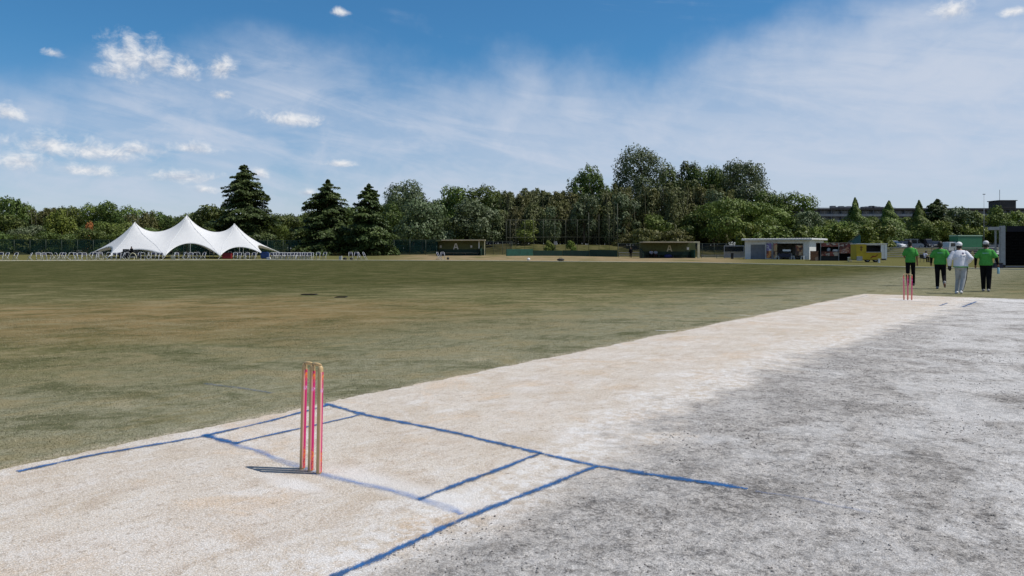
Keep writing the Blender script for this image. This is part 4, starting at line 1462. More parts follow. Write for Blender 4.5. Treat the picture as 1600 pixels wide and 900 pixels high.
def small_things():
    # a table with a dark cover and cases on it under the left bay of the marquee
    p = at(203, 103)
    t = empty('folding_table', p); tag(t, 'folding table with a black cover under the left bay of the marquee', 'table')
    MB().box(-1.3, 1.3, -.4, .4, .72, .76).build('tabletop', OFFW, t)
    c = MB(); c.box(-1.33, 1.33, -.43, .43, .20, .772); c.build('cover', BLACK, t, bevel=.04)
    for sx in (-1.1, 1.1):
        for sy in (-.3, .3): MB().tube([(sx, sy, 0), (sx, sy, .72)], .02, 6).build('leg', GREY, t)
    for dx, w, h, lb in ((-.55, .7, .55, 'large black equipment case standing on the covered table'), (.75, .55, .42, 'small black equipment case on the right end of the covered table')):
        q = empty('equipment_case', p + Vector((dx, 0, .772))); tag(q, lb, 'case')
        MB().box(-w / 2, w / 2, -.22, .22, 0, h).build('shell', BLACK, q, bevel=.03)
        MB().tube([(-.1, -.22, h * .55), (-.1, -.26, h * .6), (.1, -.26, h * .6), (.1, -.22, h * .55)], .012, 5).build('handle', GREY, q)
    # round folding chair back / hoop
    p = at(207, 98)
    q = empty('hoop_chair', p); tag(q, 'cream hoop backed chair in front of the black covered table', 'chair')
    pts = [(.45 * math.cos(a), .1, .25 + .62 * math.sin(a)) for a in np.linspace(-.3, math.pi + .3, 15)]
    MB().tube(pts, .05, 6).build('hoop', CREAM, q, smooth=True)
    MB().box(-.3, .3, -.3, .2, .3, .38).build('seat', OFFW, q, bevel=.03)
    for s in (-.3, .3): MB().tube([(s, -.25, 0), (s * .8, .1, .32)], .03, 6).build('leg', CREAM, q)
    p = at(270, 97); q = empty('white_bucket', p); tag(q, 'round white bucket on the grass below the foot of the middle bay', 'bucket')
    MB().lathe([(.20, 0), (.26, .5), (.28, .52), (.24, .53)], 14).build('body', OFFW, q, smooth=True)
    MB().tube([(-.26, 0, .48), (-.2, 0, .64), (0, 0, .7), (.2, 0, .64), (.26, 0, .48)], .012, 5).build('handle', GREY, q)
    # red cloth counter under the right bay
    p = at(355, 104); q = empty('counter', p); tag(q, 'counter hung with red cloth under the right bay of the marquee', 'counter')
    MB().box(-.62, .62, -.3, .3, .0, .80).build('red_cloth', RED, q, bevel=.05)
    MB().box(-.65, .65, -.33, .33, .802, .83).build('top', DRED, q)
    p = at(414, 98.5); q = empty('covered_stack', p); tag(q, 'stack of chairs under a blue sheet at the right foot of the marquee', 'stack')
    BL = simple('blue sheet', (0.015, 0.045, 0.16), .5, .2, 3)
    m = MB(); m.box(-.5, .5, -.4, .4, .15, 1.05); m.build('blue_sheet', BL, q, bevel=.12)
    for sx in (-.4, .4):
        for sy in (-.3, .3): MB().tube([(sx, sy, 0), (sx, sy, .3)], .02, 6).build('leg', OFFW, q)
    p = at(421, 96.6); q = empty('sheet_of_plastic', p); tag(q, 'pale plastic sheet folded on the grass by the blue stack', 'plastic sheet')
    m = MB(); m.box(-.35, .6, -.3, .3, 0, .10); m.box(-.3, .1, -.25, .25, .102, .38); m.build('folded_sheet', WHITE, q, bevel=.05)
    # gear on the grass
    p = at(532, 97); q = empty('grey_box', p); tag(q, 'grey box with a white side standing on the grass left of two black bags', 'box')
    MB().box(-.18, .12, -.15, .15, 0, .5).build('case', GREY, q, bevel=.02); MB().box(.122, .2, -.13, .13, .02, .52).build('panel', OFFW, q)
    for px, w, lb in ((539, .55, 'black kit bag lying beside the grey box'), (549, .42, 'shorter black kit bag, right of the other one by the grey box'), (876, .9, 'long black bag on the dry strip in front of the backstop'), (700, .32, 'small black bag on the grass by the two chairs at the left dugout')):
        D = 97 if px < 800 else 88
        q = empty('kit_bag', at(px, D)); tag(q, lb, 'bag')
        MB().ell((0, 0, .16), (w / 2, .17, .16), 14, 8).build('body', BLACK, q, smooth=True)
        MB().tube([(-w * .25, 0, .28), (-w * .1, 0, .42), (w * .1, 0, .42), (w * .25, 0, .28)], .014, 5).build('handle', DGREY, q)
    q = empty('plastic_bag', at(826, 91)); tag(q, 'small white bag on the dry strip before the sunlit green padding', 'bag')
    m = MB().ell((0, 0, .15), (.2, .16, .17), 12, 8); m.build('body', WHITE, q, smooth=True)
    MB().tube([(-.05, 0, .3), (0, 0, .4), (.06, 0, .3)], .02, 5).build('knot', WHITE, q)
    # dark plates let into the turf
    for px, py, w in ((483, 460.5, .42), (533, 464.5, .28)):
        x, y = ground_px(px, py)
        q = empty('drain_cover', (x, y, .0)); tag(q, 'wide dark plate set in the turf, left of the smaller one' if px < 500 else 'smaller dark plate set in the turf, right of the wide one', 'drain cover')
        MB().box(-w / 2, w / 2, -.16, .16, -.02, .022).build('plate', simple('dark rubber', (0.02, 0.018, 0.015), 1, .3, 6, spec=0), q, bevel=.004)
        MB().box(-w / 2 - .02, w / 2 + .02, -.18, .18, -.03, .012).build('rim', BLACK, q)


small_things()


# ------------------------------------------------------------------ fences, backstop, dugouts
def mesh_fence(name, px0, px1, D0, D1, h, n, netm, postm, label, rails=2, cat='fence'):
    root = empty(name, at((px0 + px1) / 2, (D0 + D1) / 2)); tag(root, label, cat)
    o = root.location
    pts = [at(px0 + (px1 - px0) * k / n, D0 + (D1 - D0) * k / n) - o for k in range(n + 1)]
    m = MB()
    for a, b in zip(pts[:-1], pts[1:]):
        m.add([a + Vector((0, 0, .05)), b + Vector((0, 0, .05)), b + Vector((0, 0, h - .03)), a + Vector((0, 0, h - .03))], [(0, 1, 2, 3)])
    m.build('net', netm, root, fixn=False)
    pm = MB().tube([(0, -.045, -.2), (0, -.045, h)], .034, 6).mesh('post', postm, smooth=True)
    for p in pts:
        q = link('post', pm, root); q.location = p
    for k in range(rails):
        z = h - .02 - k * (h - .1)
        MB().tube([p + Vector((0, -.05, z)) for p in pts], .024, 5).build('rail', postm, root)
    return root


mesh_fence('mesh_fence', -200, 690, 124, 126, 2.55, 36, NET, GPOST, 'long green mesh fence on posts behind the marquee and the cedars')
mesh_fence('mesh_fence', 756, 800, 126, 126, 2.3, 3, NETB, GPOST, 'short blue green mesh fence between the left dugout and the backstop')
mesh_fence('mesh_fence', 966, 1172, 121, 119, 2.15, 11, NETB, GPOST, 'dark blue grey mesh fence behind the right dugout and the grey rack')


def build_backstop():
    root = empty('backstop', at(878, 120)); tag(root, 'tall baseball backstop of thin poles with a green padded wall along its foot', 'backstop')
    o = root.location
    P = lambda px, D: at(px, D) - o
    line = [(791, 117), (833, 120), (879, 121), (921, 121), (965, 118)]
    hp = {791: 345, 797: 343, 806: 343, 820: 343, 834: 343, 849: 343, 867: 343, 884: 343, 902: 343, 920: 332, 936: 335, 952: 335, 965: 318}
    Dof = lambda px: float(np.interp(px, [a for a, b in line], [b for a, b in line]))
    tops = []
    for px, py in hp.items():
        D = Dof(px); p = P(px, D); zt = zat(py, D) - o.z
        MB().tube([(p.x, p.y + .12, p.z - .2), (p.x, p.y + .12, zt)], .04 if px in (920, 965, 797) else .028, 7).build('pole', OPOST, root, smooth=True)
        tops.append(Vector((p.x, p.y + .12, zat(343.5, D) - o.z)))
    MB().tube(tops, .024, 6).build('rail', OPOST, root)
    MB().tube([t - Vector((0, 0, hm(27, 120))) for t in tops], .022, 6).build('rail', OPOST, root)
    n = MB()
    for a, b in zip(tops[:-1], tops[1:]):
        za = P(800, 120).z
        n.add([Vector((a.x, a.y - .08, za + .9)), Vector((b.x, b.y - .08, za + .9)), b + Vector((0, -.08, 0)), a + Vector((0, -.08, 0))], [(0, 1, 2, 3)])
    n.build('net', NETF, root, fixn=False)
    for (a, b, m, y0, y1) in ((791, 833, PADSUN, 387.5, 396.5), (833, 879, DUGG, 388.5, 395.5), (879, 921, DUGG, 389, 396.5), (921, 965, DUGG, 389.5, 398.5)):  # angled left section faces the sun: its brightness is painted in
        pa, pb = P(a, Dof(a)), P(b, Dof(b))
        h = hm(y1 - y0, 119) + .15
        w = MB()
        nn = Vector((0, .08, 0))
        d = (pb - pa).normalized() * .01
        for s in (0,):
            vs = [pa + d - nn, pb - d - nn, pb - d + nn, pa + d + nn]
            lo = [v + Vector((0, 0, -.1)) for v in vs]; hi = [v + Vector((0, 0, h)) for v in vs]
            w.add(lo + hi, [(0, 1, 2, 3), (4, 5, 6, 7), (0, 1, 5, 4), (1, 2, 6, 5), (2, 3, 7, 6), (3, 0, 4, 7)])
        w.build('padded_wall', m, root, bevel=.03)
    q = empty('notice_board', at(868, 123.5)); tag(q, 'small grey notice board on a post behind the backstop netting', 'notice board')
    zb = zat(378, 123.5) - q.location.z
    MB().tube([(0, 0, -.2), (0, 0, zb)], .04, 6).build('post', GPOST, q)
    MB().box(-.28, .28, -.05, -.01, zb - .45, zb + .1).build('board', GREY, q)
    for px, D in ((857, 127.5), (893, 128)):
        bush(px, 379, 18, D, 'bright', 'small bright weed bush behind the backstop, ' + ('left of the notice board' if px < 868 else 'right of the notice board'))


build_backstop()


def letter_A(h, mat, parent, loc):
    w = h * .72; t = h * .19; d = .03
    m = MB()
    for s in (-1, 1):
        x0, x1 = s * w / 2, s * t * .55 * .5
        a = [(x0 - t * .5, 0), (x0 + t * .5, 0), (x1 + t * .5, h), (x1 - t * .5, h)]
        vs = [(x, -d / 2, z) for x, z in a] + [(x, d / 2, z) for x, z in a]
        if s > 0: vs = [(x, y - .004, z) for x, y, z in vs]
        m.add(vs, [(0, 1, 2, 3), (4, 5, 6, 7), (0, 1, 5, 4), (1, 2, 6, 5), (2, 3, 7, 6), (3, 0, 4, 7)])
    m.box(-w * .28, w * .28, -d / 2 - .008, d / 2 - .008, h * .24, h * .24 + t * .9)
    o = m.build('letter', mat, parent); o.location = loc
    return o


def dugout(name, px0, px1, D, top, label, mirror):
    p0, p1 = at(px0, D), at(px1, D)
    w = (p1 - p0).length
    root = empty(name, (p0 + p1) / 2, math.atan2(p1.y - p0.y, p1.x - p0.x)); tag(root, label, 'dugout')
    h = zat(top, D) - root.location.z
    hw = w / 2; dp = 2.6
    MB().box(-hw, hw, dp - .15, dp, -.2, h - .16).build('back_wall', DUGW, root)
    MB().box(-hw + .01, hw - .01, dp - .19, dp - .152, .0, h * .40).build('dado', DUGG, root)
    # side walls: one tall, the other stepping down
    def side(x0, x1, prof, m, nm='side_wall'):
        MB().prism(prof, x0, x1).build(nm, m, root)
    full = [(.25, -.2), (dp - .16, -.2), (dp - .16, h - .17), (.9, h - .17), (.25, h * .55)]
    low = [(-.35, -.2), (dp - .2, -.2), (dp - .2, h * .62), (1.0, h * .50), (-.35, h * .30)]
    if mirror:
        side(-hw + .02, -hw + .16, low, DUGG); side(hw - .75, hw - .61, [(0, -.2), (dp - .2, -.2), (dp - .2, h * .5), (0, h * .5)], PADSUN)  # low right wall reuses the sun-brightened padding green
        MB().box(hw - .30, hw, -.15, .12, -.2, h - .165).build('end_post', CREAM, root)
        MB().box(hw - .95, hw, -.17, .1, h - .163, h + .02).build('beam_end', CREAM, root)
    else:
        side(-hw + .02, -hw + .16, full, DUGG); side(hw - .75, hw - .61, low, DUGG)
        MB().tube([(hw - 1.0, .5, h - .17), (hw - 1.0, .5, h * .45)], .07, 7).build('white_post', WHITE, root)
        MB().tube([(hw - .08, -.1, -.2), (hw - .08, -.1, h - .17)], .05, 7).build('end_post', CREAM, root)
    MB().box(-hw + (.9 if not mirror else 0.), hw + .02 - (.96 if mirror else 0), -.4, dp + .1, h - .16, h + .02).build('roof', BEIGE, root, bevel=.015)
    if not mirror: MB().box(-hw - .05, -hw + .898, .3, dp + .1, h - .24, h - .1).build('roof_step', DUGW, root)
    b = MB(); b.box(-hw + .5, hw - 1.1, dp - .75, dp - .30, .40, .46); b.build('bench', BEIGE if not mirror else DUGG, root)
    for x in np.linspace(-hw + .7, hw - 1.3, 4): MB().box(x - .04, x + .04, dp - .7, dp - .35, -.1, .398).build('bench_leg', DGREY, root)
    ax = hm(711 - 720, D) if not mirror else hm(1052 - 1049, D)
    letter_A(h * .38, WHITE if not mirror else CREAM, root, (ax, dp - .2, h * .40))
    for x in ((-hw + .55, hw - 2.35) if not mirror else (hw - 1.1,)):
        MB().box(x - .16, x + .16, dp - .19, dp - .153, h * .50, h * .50 + .38).build('sign', OFFW, root)
    return root


DUG1 = dugout('dugout', 681, 758, 120, 374.5, 'flat roofed open dugout with a white letter A, left of the backstop', False)
DUG2 = dugout('dugout', 1004, 1093, 108, 377.5, 'open dugout with a bright cream end post, right of the backstop', True)
q = empty('sports_bag', at(1046, 108)); tag(q, 'blue sports bag on the floor of the right dugout', 'bag')
MB().ell((0, .9, .28), (.6, .25, .28), 14, 8).build('body', simple('blue bag', (0.012, 0.02, 0.11), .6), q, smooth=True)
MB().tube([(-.2, .9, .5), (-.1, .9, .66), (.1, .9, .66), (.2, .9, .5)], .02, 5).build('handle', NAVY, q)


def rail_fence(name, px0, px1, D, zs, step, label, m=GREY, cat='fence', rr=.035):
    p0, p1 = at(px0, D), at(px1, D); w = (p1 - p0).length
    root = empty(name, p0, math.atan2(p1.y - p0.y, p1.x - p0.x)); tag(root, label, cat)
    n = max(1, round(w / step))
    for z in zs: MB().box(0, w, -rr * .6, rr * .6, z - rr, z + rr).build('rail', m, root)
    pm = MB().box(-.035, .035, .03, .1, -.2, max(zs) + .08).mesh('post', DGREY)
    for k in range(n + 1):
        q = link('post', pm, root); q.location = (w * k / n, 0, 0)
    return root


rail_fence('railing', 967, 1006, 113, (.35, .72), 1.8, 'low grey railing left of the right dugout')
rail_fence('railing', 1096, 1144, 108, (.15, .42), 2.2, 'low grey railing between the right dugout and the grey rack')
rail_fence('rail_fence', 1386, 1562, 99, (.30, .58, .86, 1.14, 1.42), 3.2, 'long grey fence of five flat rails behind the walkers, below the car park', simple('weathered rail', (0.40, 0.37, 0.31), .8, .15, 3), rr=.05)


def build_rack():
    p = at(1147, 104)
    root = empty('equipment_rack', p, R(-15)); tag(root, 'grey framed rack with a dark upper panel, left of the white storeroom', 'rack')
    w, h, d = 1.3, 1.75, 1.2
    f = MB()
    for x in (-w, w):
        for y in (0, d): f.box(x - .04, x + .04, y - .04, y + .04, 0, h)
    for y in (0, d): f.box(-w, w, y - .03, y + .03, h - .09, h - .03)
    for x in (-w, w): f.box(x - .03, x + .03, 0, d, h - .16, h - .10)
    f.build('frame', GREY, root)
    for z in (h + .002, .85): MB().box(-w - .04, w + .04, -.05, d + .05, z, z + .07).build('shelf', GREY, root)
    MB().box(-w + .05, w - .05, -.02, .02, .95, h - .06).build('dark_panel', NETB, root)
    MB().box(-w + .05, w - .05, .3, .34, .1, .84).build('lower_panel', GREY, root)
    q = empty('short_post', at(1144, 101)); tag(q, 'short black post standing in front of the grey rack', 'post')
    MB().box(-.16, .16, -.1, .1, -.1, .75).build('shaft', BLACK, q, bevel=.02); MB().box(-.19, .19, -.13, .13, .752, .82).build('cap', DGREY, q)


build_rack()


# ------------------------------------------------------------------ white storeroom and the stalls
def build_storeroom():
    CX, CY = 37.2, 94.0
    rz = R(-37)
    ux, uy = math.cos(rz), math.sin(rz)
    L, dp, h = 8.2, 6.6, 2.50
    ox, oy = CX - ux * L, CY - uy * L
    z0 = gz(CX, CY) - .02
    root = empty('storeroom', (ox, oy, z0), rz); tag(root, 'low white storeroom with a ribbed roof edge and a grey roller shutter', 'storeroom')
    def tx(px):
        k = (px - 800) / F
        return (k * oy - ox) / (ux - k * uy)
    T = .15
    s0, s1 = tx(1173), tx(1195.5)
    o0, o1 = tx(1212), tx(1255)
    sh, oh = 1.93, 2.05
    f = MB()
    f.box(0, s0, 0, T, -.2, h); f.box(s0, s1, 0, T, sh, h); f.box(s1, o0, 0, T, -.2, h); f.box(o0, o1, 0, T, oh, h); f.box(o1, L, 0, T, -.2, h)
    f.build('front_wall', OFFW, root)
    MB().box(L - T, L, T + .002, dp - T, -.2, h).build('end_wall', WHITE, root)
    MB().box(0, T, T + .002, dp - T, -.2, h).build('end_wall', OFFW, root)
    MB().box(0, L, dp - T + .002, dp, -.2, h).build('back_wall', OFFW, root)
    MB().box(s0 + .01, s1 - .01, .05, .09, -.1, sh - .01).build('roller_shutter', corrugated('shutter slats', (0.36, 0.38, 0.42), 60, 2), root)
    MB().box(T, L - T, T, dp - T, -.02, .01).build('floor', DGREY, root)
    r = MB().box(-.25, L + .45, -.55, dp + .25, h + .004, h + .14); r.build('roof', OFFW, root)
    rb = MB()
    for x in np.arange(-.22, L + .42, .19): rb.box(x, x + .095, -.58, dp + .24, h + .142, h + .215)
    rb.build('roof_ribs', WHITE, root)
    MB().box(-.25, L + .45, -.585, -.552, h - .04, h + .139).build('gutter', OFFW, root)
    W = lambda x, y, z=0: Matrix.Translation((ox, oy, z0)) @ Matrix.Rotation(rz, 4, 'Z') @ Vector((x, y, z))
    # banners in front
    b1 = print_mat('banner print purple', [(0.45, .44, .5), (.10, .07, .2), (.55, .54, .58), (.16, .12, .3)], 2.2)
    b2 = print_mat('banner print orange', [(.55, .14, .03), (.36, .03, .02), (.60, .26, .06), (.12, .02, .015)], 2.4)
    b3 = print_mat('banner print pink', [(.42, .22, .12), (.30, .06, .07), (.42, .30, .14)], 2.4)
    b4 = print_mat('poster print', [(.42, .22, .08), (.20, .05, .02), (.50, .34, .18), (.06, .02, .015)], 3.0)
    for px, w, mats, lb in ((1203.5, .62, (b1, b2), 'tall banner, pale violet above orange red, left of the storeroom opening'), (1213.5, .45, (b3, b4), 'narrower orange pink banner at the left rim of the storeroom opening'),):
        t = tx(px)
        q = empty('banner', W(t, -.5), rz); tag(q, lb, 'banner')
        MB().tube([(-w / 2 - .05, 0, -.02), (-w / 2 - .05, 0, 2.15)], .022, 6).build('pole', DGREY, q)
        MB().tube([(-w / 2 - .05, 0, 2.1), (w / 2, 0, 2.1)], .015, 6).build('arm', DGREY, q)
        MB().box(-w / 2, w / 2, -.012, .012, 1.12, 2.07).build('upper_cloth', mats[0], q); MB().box(-w / 2, w / 2, -.012, .012, .18, 1.115).build('lower_cloth', mats[1], q)
        MB().box(-.25, .25, -.2, .2, -.03, .03).build('foot', DGREY, q)
    t = tx(1249)
    q = empty('poster', W(t, -.06), rz); tag(q, 'orange and brown poster at the right rim of the storeroom opening', 'poster')
    MB().box(-.42, .42, -.03, 0, .55, 1.8).build('sheet', b4, q); MB().box(-.45, .45, .002, .03, .5, 1.85).build('backing', DGREY, q)
    t = tx(1229)
    q = empty('stall_table', W(t, -.5), rz); tag(q, 'stall table with a navy cloth in the storeroom opening', 'table')
    MB().box(-.75, .75, -.35, .35, .72, .76).build('tabletop', OFFW, q)
    MB().box(-.78, .78, -.38, -.352, .32, .765).build('cloth', NAVY, q)
    for sx in (-.65, .65):
        for sy in (-.28, .28): MB().tube([(sx, sy, -.03), (sx, sy, .72)], .025, 6).build('leg', OFFW, q)
    q = empty('sign_board', W(t + .15, -.45, .762), rz); tag(q, 'small white sign standing on the navy covered table', 'sign')
    MB().box(-.50, .50, -.015, .015, .30, .52).build('panel', WHITE, q)
    for s in (-.4, .4): MB().box(s - .02, s + .02, -.02, .02, 0, .32).build('stand', DGREY, q)
    for px, lb in ((1218, 'white plastic stool left of the navy covered table'), (1242, 'white plastic stool right of the navy covered table'), (1257, 'white plastic stool by the front corner of the storeroom')):
        q = empty('plastic_stool', W(tx(px), -.8), rz); tag(q, lb, 'stool')
        MB().box(-.18, .18, -.18, .18, .42, .47).build('seat', WHITE, q, bevel=.015)
        for sx in (-1, 1):
            for sy in (-1, 1): MB().tube([(sx * .19, sy * .19, -.03), (sx * .14, sy * .14, .42)], .025, 5).build('leg', WHITE, q)
    return root


build_storeroom()


def build_stall():
    D = 86.0
    p0, p1 = at(1277, D), at(1329, D); w = (p1 - p0).length
    root = empty('food_stall', (p0 + p1) / 2, R(-22)); tag(root, 'dark red food stall hung with printed boards, between storeroom and yellow trailer', 'food stall')
    hw = w / 2; h = 2.02
    pr1 = print_mat('stall print', [(.17, .028, .018), (.36, .16, .09), (.09, .018, .012), (.42, .36, .30), (.22, .04, .025)], 2.6)
    pr2 = print_mat('stall print brown', [(.20, .075, .025), (.10, .03, .015), (.30, .20, .14), (.14, .05, .02)], 2.2)
    MB().box(-hw, hw, -.1, 2.3, h, h + .06).build('roof', simple('stall roof', (0.30, 0.22, 0.18), .6), root)
    MB().box(-hw, -hw + .06, 0, 2.2, -.1, h - .002).build('side_wall', DRED, root); MB().box(hw - .06, hw, 0, 2.2, -.1, h - .002).build('side_wall', DRED, root)
    MB().box(-hw + .062, hw - .062, 2.1, 2.2, -.1, h - .002).build('back_wall', BLACK, root)
    MB().box(-hw + .55, hw - 1.0, -.06, .0, 1.62, h - .004).build('fascia', pr1, root)
    MB().box(-hw + .55, hw - 1.4, -.12, -.06, .55, 1.02).build('counter_front', pr1, root, bevel=.01)
    MB().box(-hw + .50, hw - 1.35, -.25, .5, 1.03, 1.08).build('counter', DRED, root)
    MB().box(hw - 1.35, hw - .1, -.1, -.04, .85, h - .01).build('side_board', pr1, root)
    MB().box(-hw - .62, -hw + .25, -.32, -.26, -.05, 1.12).build('menu_board', pr2, root)
    MB().box(-hw + .12, hw - 1.4, .02, .06, -.05, .5).build('skirt', BLACK, root)
    for x in (-hw + .5, hw - 1.4, hw - .04): MB().tube([(x, -.16, -.05), (x, -.16, h)], .03, 6).build('post', GREY, root)
    q = empty('steel_urn', root.matrix_basis @ Vector((-.55, .1, 1.082))); tag(q, 'steel urn on the counter of the dark red stall', 'urn')
    MB().lathe([(.16, 0), (.18, .1), (.18, .3), (.1, .38), (.03, .42)], 14).build('body', GREY, q, smooth=True); MB().tube([(0, -.17, .08), (0, -.26, .06)], .015, 6).build('tap', DGREY, q)
    q = empty('serving_tray', root.matrix_basis @ Vector((.15, .05, 1.082))); tag(q, 'pale covered tray on the counter of the dark red stall', 'tray')
    MB().box(-.3, .3, -.18, .18, 0, .05).build('base', OFFW, q); MB().box(-.28, .28, -.16, .16, .052, .22).build('cover', OFFW, q, bevel=.05)
    q = empty('cool_box', at(1328, 80.5)); tag(q, 'cream cool box with a lid on the grass left of the yellow trailer', 'cool box')
    MB().box(-.19, .19, -.16, .16, 0, .42).build('body', CREAM, q, bevel=.03); MB().box(-.21, .21, -.18, .18, .422, .5).build('lid', OFFW, q, bevel=.02)
    # teal shed
    p = at(1336, 92)
    sh = empty('shed', p, R(-24)); tag(sh, 'teal shed with one steep roof slope, between the stall and the yellow trailer', 'shed')
    prof = [(-.75, -.1), (.62, -.1), (.62, 2.95), (.45, 3.02), (-.75, 2.05)]
    m = MB(); n = len(prof)
    m.add([(x, 0, z) for x, z in prof] + [(x, 2.2, z) for x, z in prof], [tuple(range(n)), tuple(range(n, 2 * n))] + [(i, (i + 1) % n, n + (i + 1) % n, n + i) for i in range(n)])
    m.build('wall', TEAL, sh)
    v = Vector((1.2 + .35, 0, .97 + .28)); a = Vector((-1.0, 0, 1.98)); b = Vector((.5, 0, 3.12))
    rf = MB(); rf.add([a + Vector((0, y, z)) for y in (-.2, 2.4) for z in (0, .06)] + [b + Vector((0, y, z)) for y in (-.2, 2.4) for z in (0, .06)],
                      [(0, 1, 3, 2), (4, 5, 7, 6), (0, 1, 5, 4), (2, 3, 7, 6), (0, 2, 6, 4), (1, 3, 7, 5)])
    rf.build('roof', simple('grey slate sheet', (0.16, 0.15, 0.15), .6), sh)
    MB().box(-.45, .25, -.03, -.002, -.05, 1.85).build('door', simple('teal door', (0.028, 0.085, 0.095), .6), sh)


build_stall()


def build_trailer():
    D = 77.0
    p0, p1 = at(1339, D), at(1385, D); w = (p1 - p0).length
    root = empty('food_trailer', (p0 + p1) / 2, R(-6)); tag(root, 'yellow food trailer with a wide serving hatch and a white end', 'food trailer')
    hw = w / 2; z0, h = .28, 1.86; dp = 1.7
    yp = simple('yellow trailer', (0.46, 0.335, 0.012), .5, .12, 2, dirt=((.30, .14, .01), .45))
    xo, x1 = -hw + .98, hw - .60
    f = MB()
    f.box(-hw, xo, 0, .06, z0 + .5, h); f.box(-hw + .02, hw - .56, -.05, .01, z0, 1.02)
    f.build('front_panel', yp, root)
    MB().box(xo, x1, .0, .06, h - .10, h).build('hatch_head', OFFW, root)
    MB().box(-hw, -hw + .06, .062, dp, z0, h - .002).build('end_wall', yp, root)
    MB().box(hw - .06, hw, .062, dp, z0, h - .002).build('end_wall', WHITE, root)
    MB().box(x1, hw, .0, .058, z0 + .1, h - .002).build('white_panel', WHITE, root)
    MB().box(x1 + .30, x1 + .34, -.01, -.001, z0 + .14, h - .1).build('strip', GREY, root)
    MB().box(-hw + .062, hw - .062, dp - .06, dp, z0, h - .002).build('back_wall', DGREY, root)
    MB().box(-hw + .03, hw - .03, .07, dp, z0 - .06, z0).build('chassis', DGREY, root)
    MB().box(-hw - .04, hw + .04, -.1, dp + .05, h + .001, h + .07).build('roof', WHITE, root, bevel=.015)
    MB().box(xo - .03, x1 + .03, -.22, .1, 1.03, 1.07).build('counter', OFFW, root)
    for x in (-.75, -.35, .15, .45, .7): pass
    pr = print_mat('trailer print', [(.33, .05, .01), (.38, .26, .012), (.30, .10, .01)], 4.0)
    m = MB()
    for x in (-hw + .42, -hw + .50): m.box(x, x + .05, -.008, -.001, 1.15, 1.7)
    m.box(-hw + .34, -hw + .66, -.012, -.009, 1.50, 1.56); m.box(-hw + .36, -hw + .62, -.012, -.009, 1.28, 1.33)
    m.build('emblem', simple('brown lettering', (.14, .05, .01), .5), root)
    m = MB()
    m.tube([(-.15, -.06, .42), (.1, -.06, .62), (.35, -.06, .58), (.6, -.06, .80)], [.03, .07, .06, .02], 6); m.build('swoosh', simple('red brown print', (.26, .04, .012), .5), root)
    for x in (-hw + .25, ):
        MB().box(x - .25, x + .25, -.3, -.06, z0 - .12, z0 + .34).build('step', GREY, root)
    for x in (-.35, .45):
        wl = MB().lathe([(.0, -.09), (.27, -.09), (.29, -.05), (.29, .05), (.27, .09), (.0, .09)], 18, Matrix.Translation((x, .25, .28)) @ Matrix.Rotation(R(90), 4, 'X')).build('wheel', TYRE, root)
        MB().lathe([(.0, -.02), (.15, -.02), (.15, .02), (.0, .02)], 14, Matrix.Translation((x, .14, .28)) @ Matrix.Rotation(R(90), 4, 'X')).build('rim', GREY, wl)
    q = empty('white_post', at(1373.5, 74.5)); tag(q, 'short white post on the grass at the right of the yellow trailer', 'post')
    MB().box(-.08, .08, -.08, .08, -.1, .38).build('shaft', WHITE, q, bevel=.02); MB().box(-.1, .1, -.1, .1, .382, .43).build('cap', CREAM, q)


build_trailer()


# ------------------------------------------------------------------ cars and the green truck behind the fence
def wheel(parent, x, y, r=.31, w=.2):
    M = Matrix.Translation((x, y, r)) @ Matrix.Rotation(R(90), 4, 'X')
    wl = MB().lathe([(.02, -w / 2), (r * .9, -w / 2), (r, -w / 4), (r, w / 4), (r * .9, w / 2), (.02, w / 2)], 20, M).build('wheel', TYRE, parent, smooth=True)
    s = -1 if y < 0 else 1
    M2 = Matrix.Translation((x, y + s * (w / 2 + .004), r)) @ Matrix.Rotation(R(90), 4, 'X')
    MB().lathe([(.01, -.012), (r * .6, -.012), (r * .62, .012), (.01, .012)], 16, M2).build('rim', GREY, wl)


